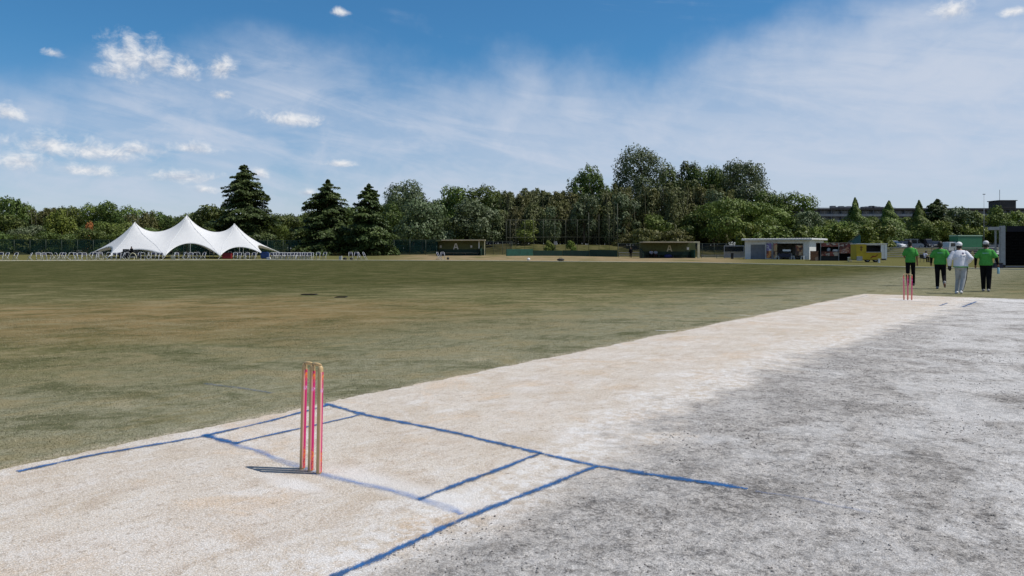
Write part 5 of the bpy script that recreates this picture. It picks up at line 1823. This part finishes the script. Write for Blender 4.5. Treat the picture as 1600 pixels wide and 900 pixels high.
def car(px, D, rz, paint, label, kind='hatch', dz=0.0):
    p = at(px, D)
    root = empty('parked_car' if kind == 'hatch' else 'parked_van', p + Vector((0, 0, dz)), R(rz)); tag(root, label, 'car' if kind == 'hatch' else 'van', 'vehicles parked behind the fence')
    if kind == 'hatch':
        L, W, H = 3.9, 1.68, 1.50
        low = [(-L/2, .30), (-L/2 + .05, .72), (-L/2 + .25, .92), (.95, .94), (1.75, .80), (L/2, .62), (L/2, .28), (1.6, .22), (-1.7, .22)]
        gh = [(-L/2 + .22, .93), (-L/2 + .45, 1.36), (-.9, H - .05), (.15, H - .04), (1.0, .945)]
        roof = [(-L/2 + .43, 1.37), (-.9, H - .045), (.15, H - .035), (.10, H + .005), (-.9, H), (-L/2 + .50, 1.43)]
    else:
        L, W, H = 3.4, 1.48, 1.88
        low = [(-L/2, .30), (-L/2, .98), (1.15, 1.0), (1.58, .85), (L/2, .62), (L/2, .28), (1.4, .22), (-1.4, .22)]
        gh = [(-L/2 + .03, .99), (-L/2 + .12, H - .09), (.75, H - .07), (1.2, 1.0)]
        roof = [(-L/2 + .08, H - .10), (.78, H - .08), (.72, H), (-L/2 + .16, H)]
    def pr(prof, w):
        n = len(prof)
        m = MB(); m.add([(x, -w / 2, z) for x, z in prof] + [(x, w / 2, z) for x, z in prof], [tuple(range(n)), tuple(range(n, 2 * n))] + [(i, (i + 1) % n, n + (i + 1) % n, n + i) for i in range(n)])
        return m
    pr(low, W).build('body', paint, root, bevel=.05)
    pr(gh, W - .16).build('windows', GLASS, root, bevel=.03)
    pr(roof, W - .12).build('roof', paint, root, bevel=.012)
    for x in ((-.75, .35) if kind == 'hatch' else (-.6, .5)):
        for s in (-1, 1):
            MB().box(x - .04, x + .04, s * (W / 2 - .085) - .012, s * (W / 2 - .085) + .012, .95, H - .06).build('pillar', paint, root)
    for s in (-1, 1):
        MB().box(L/2 - .06, L/2 + .01, s * W * .36 - .16, s * W * .36 + .16, .60 if kind != 'hatch' else .58, .72).build('headlight', LAMP, root, bevel=.02)
        MB().box(-L/2 - .012, -L/2 + .06, s * W * .40 - .1, s * W * .40 + .1, .70, .92).build('tail_light', BRASS, root, bevel=.015)
        MB().box(1.0, 1.12, s * (W / 2 + .08) - .07, s * (W / 2 + .08) + .07, .95, 1.08).build('mirror', paint, root, bevel=.02)
        for x in (-L * .33, L * .32): wheel(root, x, s * (W / 2 - .1))
    MB().box(L/2 - .02, L/2 + .016, -.18, .18, .40, .52).build('number_plate', WHITE, root)
    return root


CW = simple('white car paint', (0.70, 0.71, 0.72), .25, .04, 2, spec=.5)
CS = simple('silver car paint', (0.34, 0.36, 0.39), .3, .05, 2, spec=.6)
CD = simple('dark blue car paint', (0.02, 0.024, 0.035), .25, .1, 2, spec=.5)
CB = simple('blue grey van paint', (0.16, 0.19, 0.23), .3, .06, 2, spec=.5)


def build_cars():
    car(1398, 148, -60, CW, 'white hatchback at the left end of the car park row, its bonnet in the sun')
    car(1412, 149, -100, CD, 'dark hatchback parked just right of the white one at the left end')
    car(1428, 150, -20, CS, 'pale roofed van behind the walker on the left', 'van')
    car(1447, 150, -80, CD, 'dark van between the two walkers on the left', 'van')
    car(1461, 151, -100, CD, 'dark hatchback behind the second walker from the left')
    car(1481, 130, -75, CB, 'blue grey van directly left of the green truck', 'van', .1)
    car(1549, 128, -140, CW, 'white hatchback right of the green truck, above the walker at the right')
    for px, rz in ((92, -20), (109, 10)):
        car(px, 137, rz, CW, 'white van behind the green mesh fence left of the marquee, ' + ('the left of two' if px < 100 else 'the right of two'), 'van', .1)
    # green box truck
    D = 121
    p0, p1 = at(1494, D), at(1537, D)
    root = empty('box_truck', (p0 + p1) / 2, R(8)); tag(root, 'truck with a tall plain green cargo box and a pale sunlit roof, behind the fence', 'truck')
    z0 = root.location.z; zb, zt = zat(389.5, D) - z0, zat(367.5, D) - z0
    w = (p1 - p0).length * .97; hw = w / 2
    MB().box(-hw, hw, 0, 1.9, zb, zt - .16).build('cargo_box', GREENT, root, bevel=.02)
    MB().box(-hw - .04, hw + .12, -.06, 1.95, zt - .158, zt).build('roof', GREENR, root, bevel=.02)
    MB().box(hw + .002, hw + .06, 0, 1.88, zb + .05, zt - .17).build('rear_door', GREENT, root)
    for x in (hw + .06,): MB().box(x, x + .05, .05, .12, zb + (zt - zb) * .55, zt - .17).build('corner_post', GREENR, root)  # shares the roof's painted-in sunlit green
    MB().box(-hw - 1.5, hw, .3, 1.6, zb - .3, zb - .004).build('chassis', BLACK, root)
    cabp = [(-hw - 1.55, zb - .28), (-hw - 1.55, zb + .25), (-hw - 1.35, zb + 1.15), (-hw - .12, zb + 1.2), (-hw - .12, zb - .28)]
    m = MB(); n = 5
    m.add([(x, .1, z) for x, z in cabp] + [(x, 1.8, z) for x, z in cabp], [tuple(range(n)), tuple(range(n, 2 * n))] + [(i, (i + 1) % n, n + (i + 1) % n, n + i) for i in range(n)])
    cb = m.build('cab', CW, root, bevel=.05)
    MB().box(-hw - 1.15, -hw - .35, .085, .098, zb + .45, zb + 1.0).build('window', GLASS, cb)
    for x in (-hw - .9, hw - .9):
        for y in (.25, 1.65):
            M = Matrix.Translation((x, y, zb - .42)) @ Matrix.Rotation(R(90), 4, 'X')
            MB().lathe([(.02, -.1), (.34, -.1), (.38, -.05), (.38, .05), (.34, .1), (.02, .1)], 18, M).build('wheel', TYRE, root)
    p = at(1537.5, 140); q = empty('lamp_pole', p); tag(q, 'thin pale pole rising above the right end of the green truck', 'pole')
    hz = zat(304, 140) - p.z
    MB().tube([(0, 0, -.3), (0, 0, hz)], [.05, .03], 8).build('shaft', GREY, q, smooth=True)
    MB().box(-.25, .25, -.06, .06, hz + .002, hz + .12).build('lamp_head', DGREY, q, bevel=.02)


build_cars()


def build_screen():
    D = 56.5
    p0 = at(1562, D)
    root = empty('sight_screen', p0, R(-8)); tag(root, 'big black slatted sight screen with a grey frame at the right edge of the field', 'sight screen')
    h = zat(352.5, D) - p0.z; w = 6.4
    FR = simple('screen frame', (0.16, 0.165, 0.19), .6, .12, 3)
    SL = simple('screen slats', (0.0035, 0.0037, 0.0045), .95, .3, 3, spec=.05)
    x0 = hm(7.5, D)
    MB().box(x0, w, .05, .09, .16, h - .46).build('backing', BLACK, root)
    sl = MB()
    for z in np.arange(.2, h - .52, .115):
        M = Matrix.Translation((0, 0, z)) @ Matrix.Rotation(R(28), 4, 'X')
        sl.box(x0 + .02, w - .02, -.008, .008, 0, .10, M)
    sl.build('slats', SL, root)
    MB().box(x0 + .12, w, -.07, .03, h - .46, h - .03).build('top_board', simple('screen board', (0.018, 0.018, 0.026), .7, .15, 2, spec=.1), root)
    MB().box(0, x0 - .01, -.12, .12, .12, h - .02).build('post', GREY, root, bevel=.015)
    MB().box(w, w + .35, -.12, .12, .12, h - .02).build('post', GREY, root, bevel=.015)
    MB().box(x0 - .008, w - .002, -.06, .06, .06, .15).build('bottom_beam', FR, root)
    MB().box(-.80, -.002, -.08, .08, h - .34, h - .10).build('arm', GREY, root, bevel=.015)
    MB().box(-.22, -.12, .2, .3, -.1, h - .345).build('rear_strut', GREY, root)
    m = MB().box(-.35, w + .5, -.5, .5, .02, .055); m.build('skid', DGREY, root)
    for x in (.1, w * .5, w):
        M = Matrix.Translation((x, -.35, .13)) @ Matrix.Rotation(R(90), 4, 'X')
        MB().lathe([(.02, -.06), (.12, -.06), (.13, 0), (.12, .06), (.02, .06)], 14, M).build('wheel', TYRE, root)
    q = empty('dark_box', at(1557, 55)); tag(q, 'low dark box on the grass at the foot of the sight screen post', 'box')
    MB().box(-.35, .35, -.25, .25, -.05, .34).build('body', NAVY, q, bevel=.04); MB().box(-.36, .36, -.26, .26, .342, .40).build('lid', BLACK, q, bevel=.02)


build_screen()


# ------------------------------------------------------------------ distant apartment block
def build_block():
    D = 330.0
    xa, xb = (1215 - 800) / F * D, (1800 - 800) / F * D
    zt = zat(325.5, D)
    base = 2.4
    root = empty('apartment_block', ((xa + xb) / 2, D, base)); tag(root, 'long flat roofed grey apartment block far behind the trees on the right', 'apartment block')
    hw = (xb - xa) / 2; H = zt - base; dp = 11
    CON = simple('grey concrete', (0.17, 0.17, 0.18), .8, .15, .4, dirt=((.10, .095, .09), .5))
    CON2 = simple('brown concrete', (0.055, 0.05, 0.048), .8, .15, .4)
    PAN = simple('balcony panel', (0.21, 0.22, 0.24), .8, .12, .5, dirt=((.12, .115, .11), .5))
    MB().box(-hw, hw, 0, dp, -3, H - .8).build('wall', CON, root)
    MB().box(-hw - .3, hw + .3, -1.7, dp + .3, H - .8, H).build('roof', CON2, root)
    nf = 6; fh = (H - .8) / nf
    for k in range(nf):
        MB().box(-hw, hw, -1.45, -.002, k * fh - .15, k * fh + .10).build('balcony_slab', CON2, root)
        MB().box(-hw, hw, -1.56, -1.452, k * fh - .12, k * fh + 1.0).build('balcony_front', PAN, root)
    wm = MB().box(-1.15, 1.15, -.06, -.004, 0, 1.75).mesh('window', GLASS)
    fm = MB().box(-1.25, 1.25, -.045, -.003, -.06, 1.83).mesh('frame', OFFW)
    cm = MB().box(-.03, .03, -.075, -.061, 0, 1.75).mesh('mullion', OFFW)
    sp = 4.6; n = int(2 * hw / sp)
    pm = MB().box(-.1, .1, -1.44, -.004, .105, fh - .155).mesh('party_wall', CON)
    for k in (nf - 1, nf - 2, nf - 3):
        for i in range(n):
            x = -hw + sp * (i + .5)
            q = link('window', wm, root); q.location = (x + (.3 if i % 2 else -.3), 0, k * fh + .4)
            link('mullion', cm, q)
    pw = MB()
    for k in range(nf):
        for i in range(0, n + 1):
            x = -hw + sp * i
            pw.box(x - .1, x + .1, -1.44, -.004, k * fh + .105, (k + 1) * fh - .155 if k < nf - 1 else H - .82)
    pw.build('party_walls', CON, root)
    def X(px): return (px - 800) / F * D - (xa + xb) / 2
    t = MB().box(X(1558), X(1583), -1.9, 6, H + .004, H + 3.2).build('roof_tower', CON2, root)
    MB().tube([(X(1562), 0, H + 3.2), (X(1562), 0, H + 8.2)], .09, 5).build('antenna', DGREY, root)
    MB().box(X(1556), X(1585), -2.1, 6.2, H + 3.204, H + 3.5).build('tower_roof', CON2, root)
    rr = random.Random(2)
    for px in (1304, 1309, 1317, 1323, 1329, 1352, 1357, 1365, 1368, 1375, 1381):
        w = rr.uniform(.5, 1.0); hh = rr.uniform(.7, 1.2)
        MB().box(X(px) - w, X(px) + w, 1, 3, H + .004, H + hh).build('roof_unit', CON, root)
    MB().box(X(1268), X(1400), .4, .5, H + .35, H + .45).build('roof_rail', CON, root)


build_block()


# ------------------------------------------------------------------ people
SKIN = simple('brown skin', (0.20, 0.095, 0.055), .5, .08, 8)
HAIR = simple('black hair', (0.010, 0.009, 0.008), .6, .3, 40, .4)
SHG = simple('green polo fabric', (0.075, 0.320, 0.065), .9, .14, 9, .5, spec=.1)
SHW = simple('white shirt fabric', (0.66, 0.67, 0.71), .75, .06, 9, .3)
TRB = simple('black trouser fabric', (0.008, 0.008, 0.010), .9, .25, 9, .3, spec=.08)
TRG = simple('light grey trouser fabric', (0.36, 0.375, 0.38), .75, .08, 9, .3)
SHOE = simple('grey shoe', (0.30, 0.29, 0.28), .6, .2, 12)
SHOEW = simple('white shoe', (0.72, 0.72, 0.72), .5, .05, 12)
SHOEB = simple('black shoe', (0.02, 0.02, 0.02), .5, .2, 12)
CAPW = simple('white cap cloth', (0.72, 0.72, 0.72), .7, .05, 12)


def rings(mb, secs, n=18):
    """elliptic sections (centre, rx, ry) stacked upward"""
    vs = []; fs = []
    for c, rx, ry in secs:
        for k in range(n):
            a = 2 * math.pi * k / n
            vs.append((c[0] + rx * math.cos(a), c[1] + ry * math.sin(a), c[2]))
    for i in range(len(secs) - 1):
        for k in range(n):
            k2 = (k + 1) % n
            fs.append((i * n + k, i * n + k2, (i + 1) * n + k2, (i + 1) * n + k))
    fs.append(tuple(range(n))[::-1]); fs.append(tuple(range((len(secs) - 1) * n, len(secs) * n)))
    mb.add(vs, fs)


def fuse(mb, name, mat, parent, voxel=.011, it=5):
    """weld overlapping closed tubes into one smooth skin"""
    me = bpy.data.meshes.new(name); me.from_pydata(mb.v, [], mb.f)
    bm = bmesh.new(); bm.from_mesh(me); bmesh.ops.recalc_face_normals(bm, faces=bm.faces); bm.to_mesh(me); bm.free()
    t = bpy.data.objects.new('tmp', me); col.objects.link(t)
    r = t.modifiers.new('r', 'REMESH'); r.mode = 'VOXEL'; r.voxel_size = voxel
    s = t.modifiers.new('s', 'SMOOTH'); s.iterations = it; s.factor = .5
    dg = bpy.context.evaluated_depsgraph_get()
    out = bpy.data.meshes.new_from_object(t.evaluated_get(dg))
    bpy.data.objects.remove(t); bpy.data.meshes.remove(me)
    out.name = name; out.materials.clear(); out.materials.append(mat)
    out.polygons.foreach_set('use_smooth', [True] * len(out.polygons))
    return link(name, out, parent)


def limb(mb, pts, rad, n=12):
    """tapered limb with rounded joints"""
    P = [Vector(p) for p in pts]
    Q = [P[0]]; Rr = [rad[0]]
    for i in range(len(P) - 1):
        for t in (.33, .66, 1.0):
            Q.append(P[i].lerp(P[i + 1], t)); Rr.append(rad[i] * (1 - t) + rad[i + 1] * t)
    mb.tube(Q, Rr, n)
    for p, r in zip(P, rad): mb.ell(p, (r, r, r), 10, 6)


def hand(mb, wr, d, side, curl=.5):
    """palm, four bent fingers of unequal length, thumb from the side of the palm"""
    d = Vector(d).normalized()
    f = Vector((0, 1, 0)); f = (f - d * f.dot(d)).normalized()            # thumb side points forward
    nrm = d.cross(f) * side
    c = Vector(wr) + d * .05
    limb(mb, [Vector(wr), c + d * .03], [.026, .036], 10)
    mb.ell(c + d * .02, (.026, .040, .046), 10, 6)
    for k, L in enumerate((.072, .082, .076, .058)):
        b = c + d * .045 + f * (.030 - .020 * k)
        e1 = b + d * L * .5 - nrm * L * .12 * curl
        e2 = e1 + d * L * .38 - nrm * L * .40 * curl
        mb.tube([b - d * .02, b, e1, e2], [.0095, .0095, .0085, .0065], 7)
    b = c - d * .015 + f * .030
    mb.tube([b, b + f * .025 + d * .025, b + f * .030 + d * .058], [.012, .0105, .008], 7)


def person(name, label, loc, rz, sc, J, wear):
    root = empty(name, loc, rz); root.scale = (sc,) * 3; tag(root, label, 'person')
    V = Vector
    pel, wst, chs, nk, hd = (V(J[k]) for k in ('pelvis', 'waist', 'chest', 'neck', 'head'))
    B = MB()
    tor = [(pel + V((0, 0, -.10)), .13, .10), (pel, .165, .115), (pel.lerp(wst, .6), .155, .105), (wst, .145, .10), (wst.lerp(chs, .6), .158, .112), (chs, .170, .116), (chs.lerp(nk, .55), .150, .092), (chs.lerp(nk, .85), .095, .07), (nk, .062, .062)]
    rings(B, tor)
    limb(B, [nk - V((0, 0, .03)), hd - V((0, 0, .06))], [.060, .054])
    B.ell(hd, (.077, .097, .115), 16, 12)
    B.ell(hd + V((0, .045, -.060)), (.052, .050, .052), 12, 8)                # jaw and chin
    B.ell(hd + V((0, .098, -.012)), (.012, .018, .022), 8, 6)                 # nose
    B.ell(hd + V((0, .092, -.052)), (.024, .010, .008), 8, 6)                 # lips
    for s in (-1, 1):
        B.ell(hd + V((s * .078, -.005, -.01)), (.010, .020, .032), 8, 6)      # ears
    for s, c in ((-1, 'L'), (1, 'R')):
        limb(B, [J['sh' + c], J['el' + c], J['wr' + c]], [.056, .042, .028])
        hand(B, J['wr' + c], V(J['wr' + c]) - V(J['el' + c]), s, .7)
        limb(B, [V(J['hip' + c]) + V((0, 0, .05)), J['kn' + c], J['an' + c]], [.085, .056, .040])
        a = V(J['an' + c]); t = V(J['toe' + c])
        limb(B, [a + V((0, -.03, -.03)), t], [.040, .030])
    body = fuse(B, 'body', wear.get('skin', SKIN), root, .010, 3)
    for s in (-1, 1):
        MB().ell(hd + V((s * .030, .089, .012)), (.012, .010, .009), 8, 6).build('eye', DGREY, root, smooth=True)
    # shirt
    g = wear.get('loose', .022)
    S = MB()
    sh = [(pel + V((0, 0, -.05)), .165 + g, .115 + g)] + [(c, rx + g + (.012 if i < 4 else 0), ry + g + (.012 if i < 4 else 0)) for i, (c, rx, ry) in enumerate(tor[1:8])]
    rings(S, sh)
    for c in 'LR':
        a, b, w = V(J['sh' + c]), V(J['el' + c]), V(J['wr' + c])
        if wear['sleeve'] == 'short':
            e = a.lerp(b, .82); limb(S, [a + V((0, 0, -.012)), e], [.050 + g * .5, .054 + g * .9])
        else:
            limb(S, [a + V((0, 0, -.012)), b, w], [.050 + g * .5, .050 + g * .9, .038 + g * .5])
    fuse(S, 'shirt', wear['shirt'], root, .012, 4)
    if wear.get('under'):
        U = MB()
        for c in 'LR':
            a, b, w = V(J['sh' + c]), V(J['el' + c]), V(J['wr' + c])
            limb(U, [a.lerp(b, .5), b, b.lerp(w, .97)], [.060, .053, .038])
            fuse(U, 'undersleeve', TRB, root, .010, 3); U = MB()
    # trousers
    T = MB()
    rings(T, [(pel + V((0, 0, -.13)), .155, .120), (pel + V((0, 0, -.04)), .178, .130), (pel + V((0, 0, .06)), .170, .122)])
    gt = wear.get('tloose', .008)
    for c in 'LR':
        h, k, a = V(J['hip' + c]), V(J['kn' + c]), V(J['an' + c])
        limb(T, [h + V((0, 0, .03)), k, k.lerp(a, .97 if not wear.get('shorts') else .12)], [.090 + gt, .068 + gt, .050 + gt])
    fuse(T, 'trousers', wear['trousers'], root, .012, 4)
    # shoes
    for c in 'LR':
        a, t = V(J['an' + c]), V(J['toe' + c])
        Q = MB()
        d = (t - a); d2 = V((d.x, d.y, 0)).normalized() if V((d.x, d.y, 0)).length > .02 else V((0, 1, 0))
        heel = a + V((0, 0, -.045)) - d2 * .045 if J.get('flat' + c, True) else a - (t - a).normalized() * .03
        limb(Q, [heel, heel.lerp(t, .6), t], [.044, .047, .038], 10)
        limb(Q, [a + V((0, 0, .03)), a + V((0, 0, -.03))], [.052, .050])
        fuse(Q, 'shoe', wear['shoe'], root, .010, 3)
    # head wear or hair
    if wear['head'] == 'hair':
        Hm = MB(); Hm.ell(hd + V((0, -.016, .022)), (.088, .100, .112), 16, 12); Hm.ell(hd + V((0, -.045, -.03)), (.074, .066, .075), 12, 8)
        fuse(Hm, 'hair', HAIR, root, .010, 2)
    else:
        Hm = MB(); Hm.ell(hd + V((0, -.04, -.025)), (.080, .068, .070), 12, 8); fuse(Hm, 'hair', HAIR, root, .010, 2)
        Cm = MB(); Cm.ell(hd + V((0, -.005, .05)), (.092, .110, .086), 18, 12)
        if wear['head'] == 'cap':
            Cm.ell(hd + V((0, .13, .030)), (.075, .075, .012), 14, 6)
        else:
            Cm.lathe([(.085, .0), (.150, -.006), (.165, -.018), (.165, -.026), (.08, -.012)], 22, Matrix.Translation(hd + V((0, 0, .032))))
        fuse(Cm, 'cap', wear.get('capm', CAPW), root, .010, 2)
    root.scale = (sc * wear.get('slim', 1.0), sc, sc)
    return root


def stand(**kw):
    J = dict(pelvis=(0, 0, .93), waist=(0, .01, 1.08), chest=(0, 0, 1.28), neck=(0, 0, 1.465), head=(0, .02, 1.585),
             shL=(-.170, 0, 1.375), elL=(-.255, -.02, 1.13), wrL=(-.265, .06, .88), shR=(.170, 0, 1.375), elR=(.255, -.02, 1.13), wrR=(.265, .06, .88),
             hipL=(-.092, 0, .90), knL=(-.10, .04, .49), anL=(-.10, -.02, .085), toeL=(-.115, .13, .035),
             hipR=(.092, 0, .90), knR=(.10, .04, .49), anR=(.10, -.02, .085), toeR=(.115, .13, .035))
    J.update(kw)
    return J


def walkers():
    def spot(px, py):
        x, y = ground_px(px, py); return (x, y, 0.0), -math.atan2(x, y)
    # 1: leftmost, bare right arm, right foot forward
    loc, rz = spot(1422.5, 446.5)
    person('person', 'person in green polo and black trousers, bare right arm, leftmost of four walking away', loc, rz + .05, 1.02,
           stand(elL=(-.245, .10, 1.15), wrL=(-.16, .27, 1.02), elR=(.235, -.05, 1.13), wrR=(.255, .03, .88),
                 knL=(-.10, -.04, .50), anL=(-.10, -.16, .10), toeL=(-.11, -.02, .035), knR=(.115, .16, .50), anR=(.125, .16, .085), toeR=(.14, .32, .035), head=(-.02, .03, 1.585)),
           dict(shirt=SHG, sleeve='short', trousers=TRB, shoe=SHOEB, head='hair', loose=.026, slim=.90))
    # 2: black sleeves, right heel kicked up behind
    loc, rz = spot(1469, 451.5)
    person('person', 'bareheaded person in green polo over black sleeves, second of the four walking away', loc, rz, .985,
           stand(elL=(-.275, .0, 1.14), wrL=(-.285, .14, .93), elR=(.270, -.06, 1.13), wrR=(.285, -.06, .88),
                 knL=(-.085, .05, .49), anL=(-.085, .05, .085), toeL=(-.09, .21, .035), knR=(.115, .07, .48), anR=(.135, -.20, .22), toeR=(.15, -.14, .085), flatR=False),
           dict(shirt=SHG, sleeve='short', under=True, trousers=TRB, shoe=SHOE, head='hair', loose=.030))
    MB().box(-.09, .09, -.158, -.150, 1.285, 1.305).build('back_print', simple('pale blue print', (0.25, 0.50, 0.45), .7), bpy.context.scene.objects['person.001'])
    # 3: all in white, leaning, left arm out, right elbow bent back
    loc, rz = spot(1499.5, 459.0)
    J3 = stand(pelvis=(.03, 0, .90), waist=(.02, .03, 1.05), chest=(.0, .08, 1.24), neck=(.01, .14, 1.415), head=(-.005, .19, 1.525),
               shL=(-.170, .08, 1.325), elL=(-.275, .02, 1.10), wrL=(-.275, .05, .90), shR=(.178, .09, 1.325), elR=(.305, -.05, 1.13), wrR=(.225, .08, .985),
               hipL=(-.045, 0, .87), knL=(-.035, .10, .47), anL=(-.075, .06, .085), toeL=(-.09, .22, .035), hipR=(.11, 0, .87), knR=(.095, -.05, .48), anR=(.030, -.16, .11), toeR=(.055, -.01, .04))
    p3 = person('person', 'person in white shirt, white cap and pale grey trousers, third of the four walking away', loc, rz + .06, .99, J3,
                dict(shirt=SHW, sleeve='long', trousers=TRG, shoe=SHOEW, head='cap', loose=.032, tloose=.010))
    hb = MB(); rings(hb, [(Vector((.03, 0, .842)), .214, .164), (Vector((.03, 0, .872)), .216, .166)], 24)
    hb.build('green_hem', SHG, p3, smooth=True)
    st = MB(); st.tube([(.208, 0, .84), (.172, -.05, .48), (.086, -.16, .14)], [.020, .020, .015], 6); st.build('dark_stripe', TRB, p3, smooth=True)
    sb = MB(); sb.tube([(-.14, -.085, 1.13), (.02, -.072, 1.19), (.17, -.04, 1.25)], .014, 6); sb.build('pale_band', WHITE, p3, smooth=True)
    MB().lathe([(.01, -.004), (.034, -.004), (.034, .004), (.01, .004)], 16, Matrix.Translation((.085, -.066, 1.285)) @ Matrix.Rotation(R(66), 4, 'X')).build('badge', simple('grey violet badge', (0.20, 0.18, 0.26), .8), p3)
    gl = MB(); limb(gl, [Vector((-.276, .05, .91)), Vector((-.275, .06, .80))], [.050, .055]); gl.ell((-.265, .10, .77), (.04, .06, .05), 10, 6)
    # a dark glove is carried in the left hand
    q = fuse(gl, 'cricket_glove', BLACK, None, .010, 3)
    q.matrix_world = p3.matrix_basis.copy(); tag(q, 'black glove held in the left hand of the person in white', 'glove')
    # 4: rightmost, white sun hat, bottle in the right hand
    loc, rz = spot(1540.5, 455.5)
    p4 = person('person', 'person in green polo and white cap holding a bottle, rightmost of four walking away', loc, rz, .985,
                stand(elL=(-.29, -.03, 1.14), wrL=(-.30, .05, .90), elR=(.29, -.05, 1.14), wrR=(.335, .02, .93),
                      knL=(-.075, .10, .50), anL=(-.07, .10, .085), toeL=(-.08, .26, .035), knR=(.085, -.02, .49), anR=(.075, -.12, .10), toeR=(.085, .03, .035), hipL=(-.085, 0, .90), hipR=(.085, 0, .90)),
                dict(shirt=SHG, sleeve='short', under=True, trousers=TRB, shoe=SHOE, head='cap', loose=.030, tloose=.014, capm=simple('off white cap cloth', (0.52, 0.52, 0.53), .75)))
    MB().box(-.10, .08, -.160, -.152, 1.285, 1.305).build('back_print', simple('pale blue print', (0.25, 0.50, 0.45), .7), p4)
    bt = simple('pale blue plastic', (0.28, 0.52, 0.62), .2, .05, 4, spec=.6)
    w = p4.matrix_basis @ Vector((.352, .05, .60))
    q = empty('water_bottle', w); tag(q, 'pale blue water bottle in the right hand of the rightmost walker', 'bottle')
    MB().lathe([(.036, 0), (.040, .01), (.040, .17), (.03, .20), (.016, .225), (.016, .24)], 16).build('body', bt, q, smooth=True)
    MB().lathe([(.018, .241), (.018, .262), (.012, .264)], 12).build('cap', WHITE, q, smooth=True)


walkers()


def sitting(**kw):
    J = dict(pelvis=(0, -.02, .50), waist=(0, -.03, .64), chest=(0, -.01, .83), neck=(0, .03, 1.02), head=(0, .06, 1.14),
             shL=(-.18, 0, .95), elL=(-.24, .10, .72), wrL=(-.13, .30, .60), shR=(.18, 0, .95), elR=(.24, .10, .72), wrR=(.13, .30, .60),
             hipL=(-.09, .02, .48), knL=(-.13, .44, .50), anL=(-.14, .46, .09), toeL=(-.15, .62, .035), hipR=(.09, .02, .48), knR=(.13, .44, .50), anR=(.14, .46, .09), toeR=(.15, .62, .035))
    J.update(kw); return J


def far_people():
    # seated by the rail fence
    p = at(1444, 77)
    W = simple('pale shirt', (0.50, 0.50, 0.56), .8)
    person('person', 'person in pale shirt sitting on a chair before the rail fence, legs to the right', p, R(-75), .98, sitting(chest=(0, .10, .80), neck=(0, .19, .97), head=(0, .26, 1.07), shL=(-.18, .12, .91), shR=(.18, .12, .91)),
           dict(shirt=W, sleeve='short', trousers=TRB, shoe=SHOEB, head='hair', loose=.03))
    q = empty('camp_chair', p, R(-75)); tag(q, 'black camp chair under the person sitting before the rail fence', 'chair')
    MB().box(-.25, .25, -.28, .22, .33, .37).build('seat', BLACK, q, bevel=.01)
    MB().box(-.25, .25, -.33, -.29, .40, .80).build('backrest', BLACK, q, bevel=.01)
    for sx in (-1, 1):
        for sy in (-.27, .20): MB().tube([(sx * .23, sy, 0), (sx * .23, sy, .35)], .015, 6).build('leg', DGREY, q)
    # two players on the bench of the right dugout
    mw = DUG2.matrix_basis
    for dx, c, lb in ((hm(1021.5 - 1048.5, 108), (0.42, 0.44, 0.56), 'person in a pale shirt sitting at the left in the right dugout'), (hm(1028.5 - 1048.5, 108), (0.30, 0.36, 0.46), 'person in a blue grey shirt sitting in the right dugout, second from the left')):
        w = mw @ Vector((dx, 1.95, 0))
        person('person', lb, w, R(180) - .2, 1.0, sitting(), dict(shirt=simple(lb[:24], c, .8), sleeve='short', trousers=simple('maroon trousers', (0.06, .012, .016), .8) if dx > -2.3 else TRB, shoe=SHOEB, head='hair', loose=.03))
    # standing in dark clothes by the low railing
    D = 112
    person('person', 'person all in black standing at the low railing left of the right dugout', at(985.5, D), R(170), .90, stand(), dict(shirt=TRB, sleeve='long', trousers=TRB, shoe=SHOEB, head='hair', loose=.03))
    # one figure working at the table under the marquee
    person('person', 'person in black standing behind the covered table under the marquee', at(205.5, 104.6), R(165), .98, stand(), dict(shirt=TRB, sleeve='long', trousers=TRB, shoe=SHOEB, head='hair', loose=.03))


far_people()
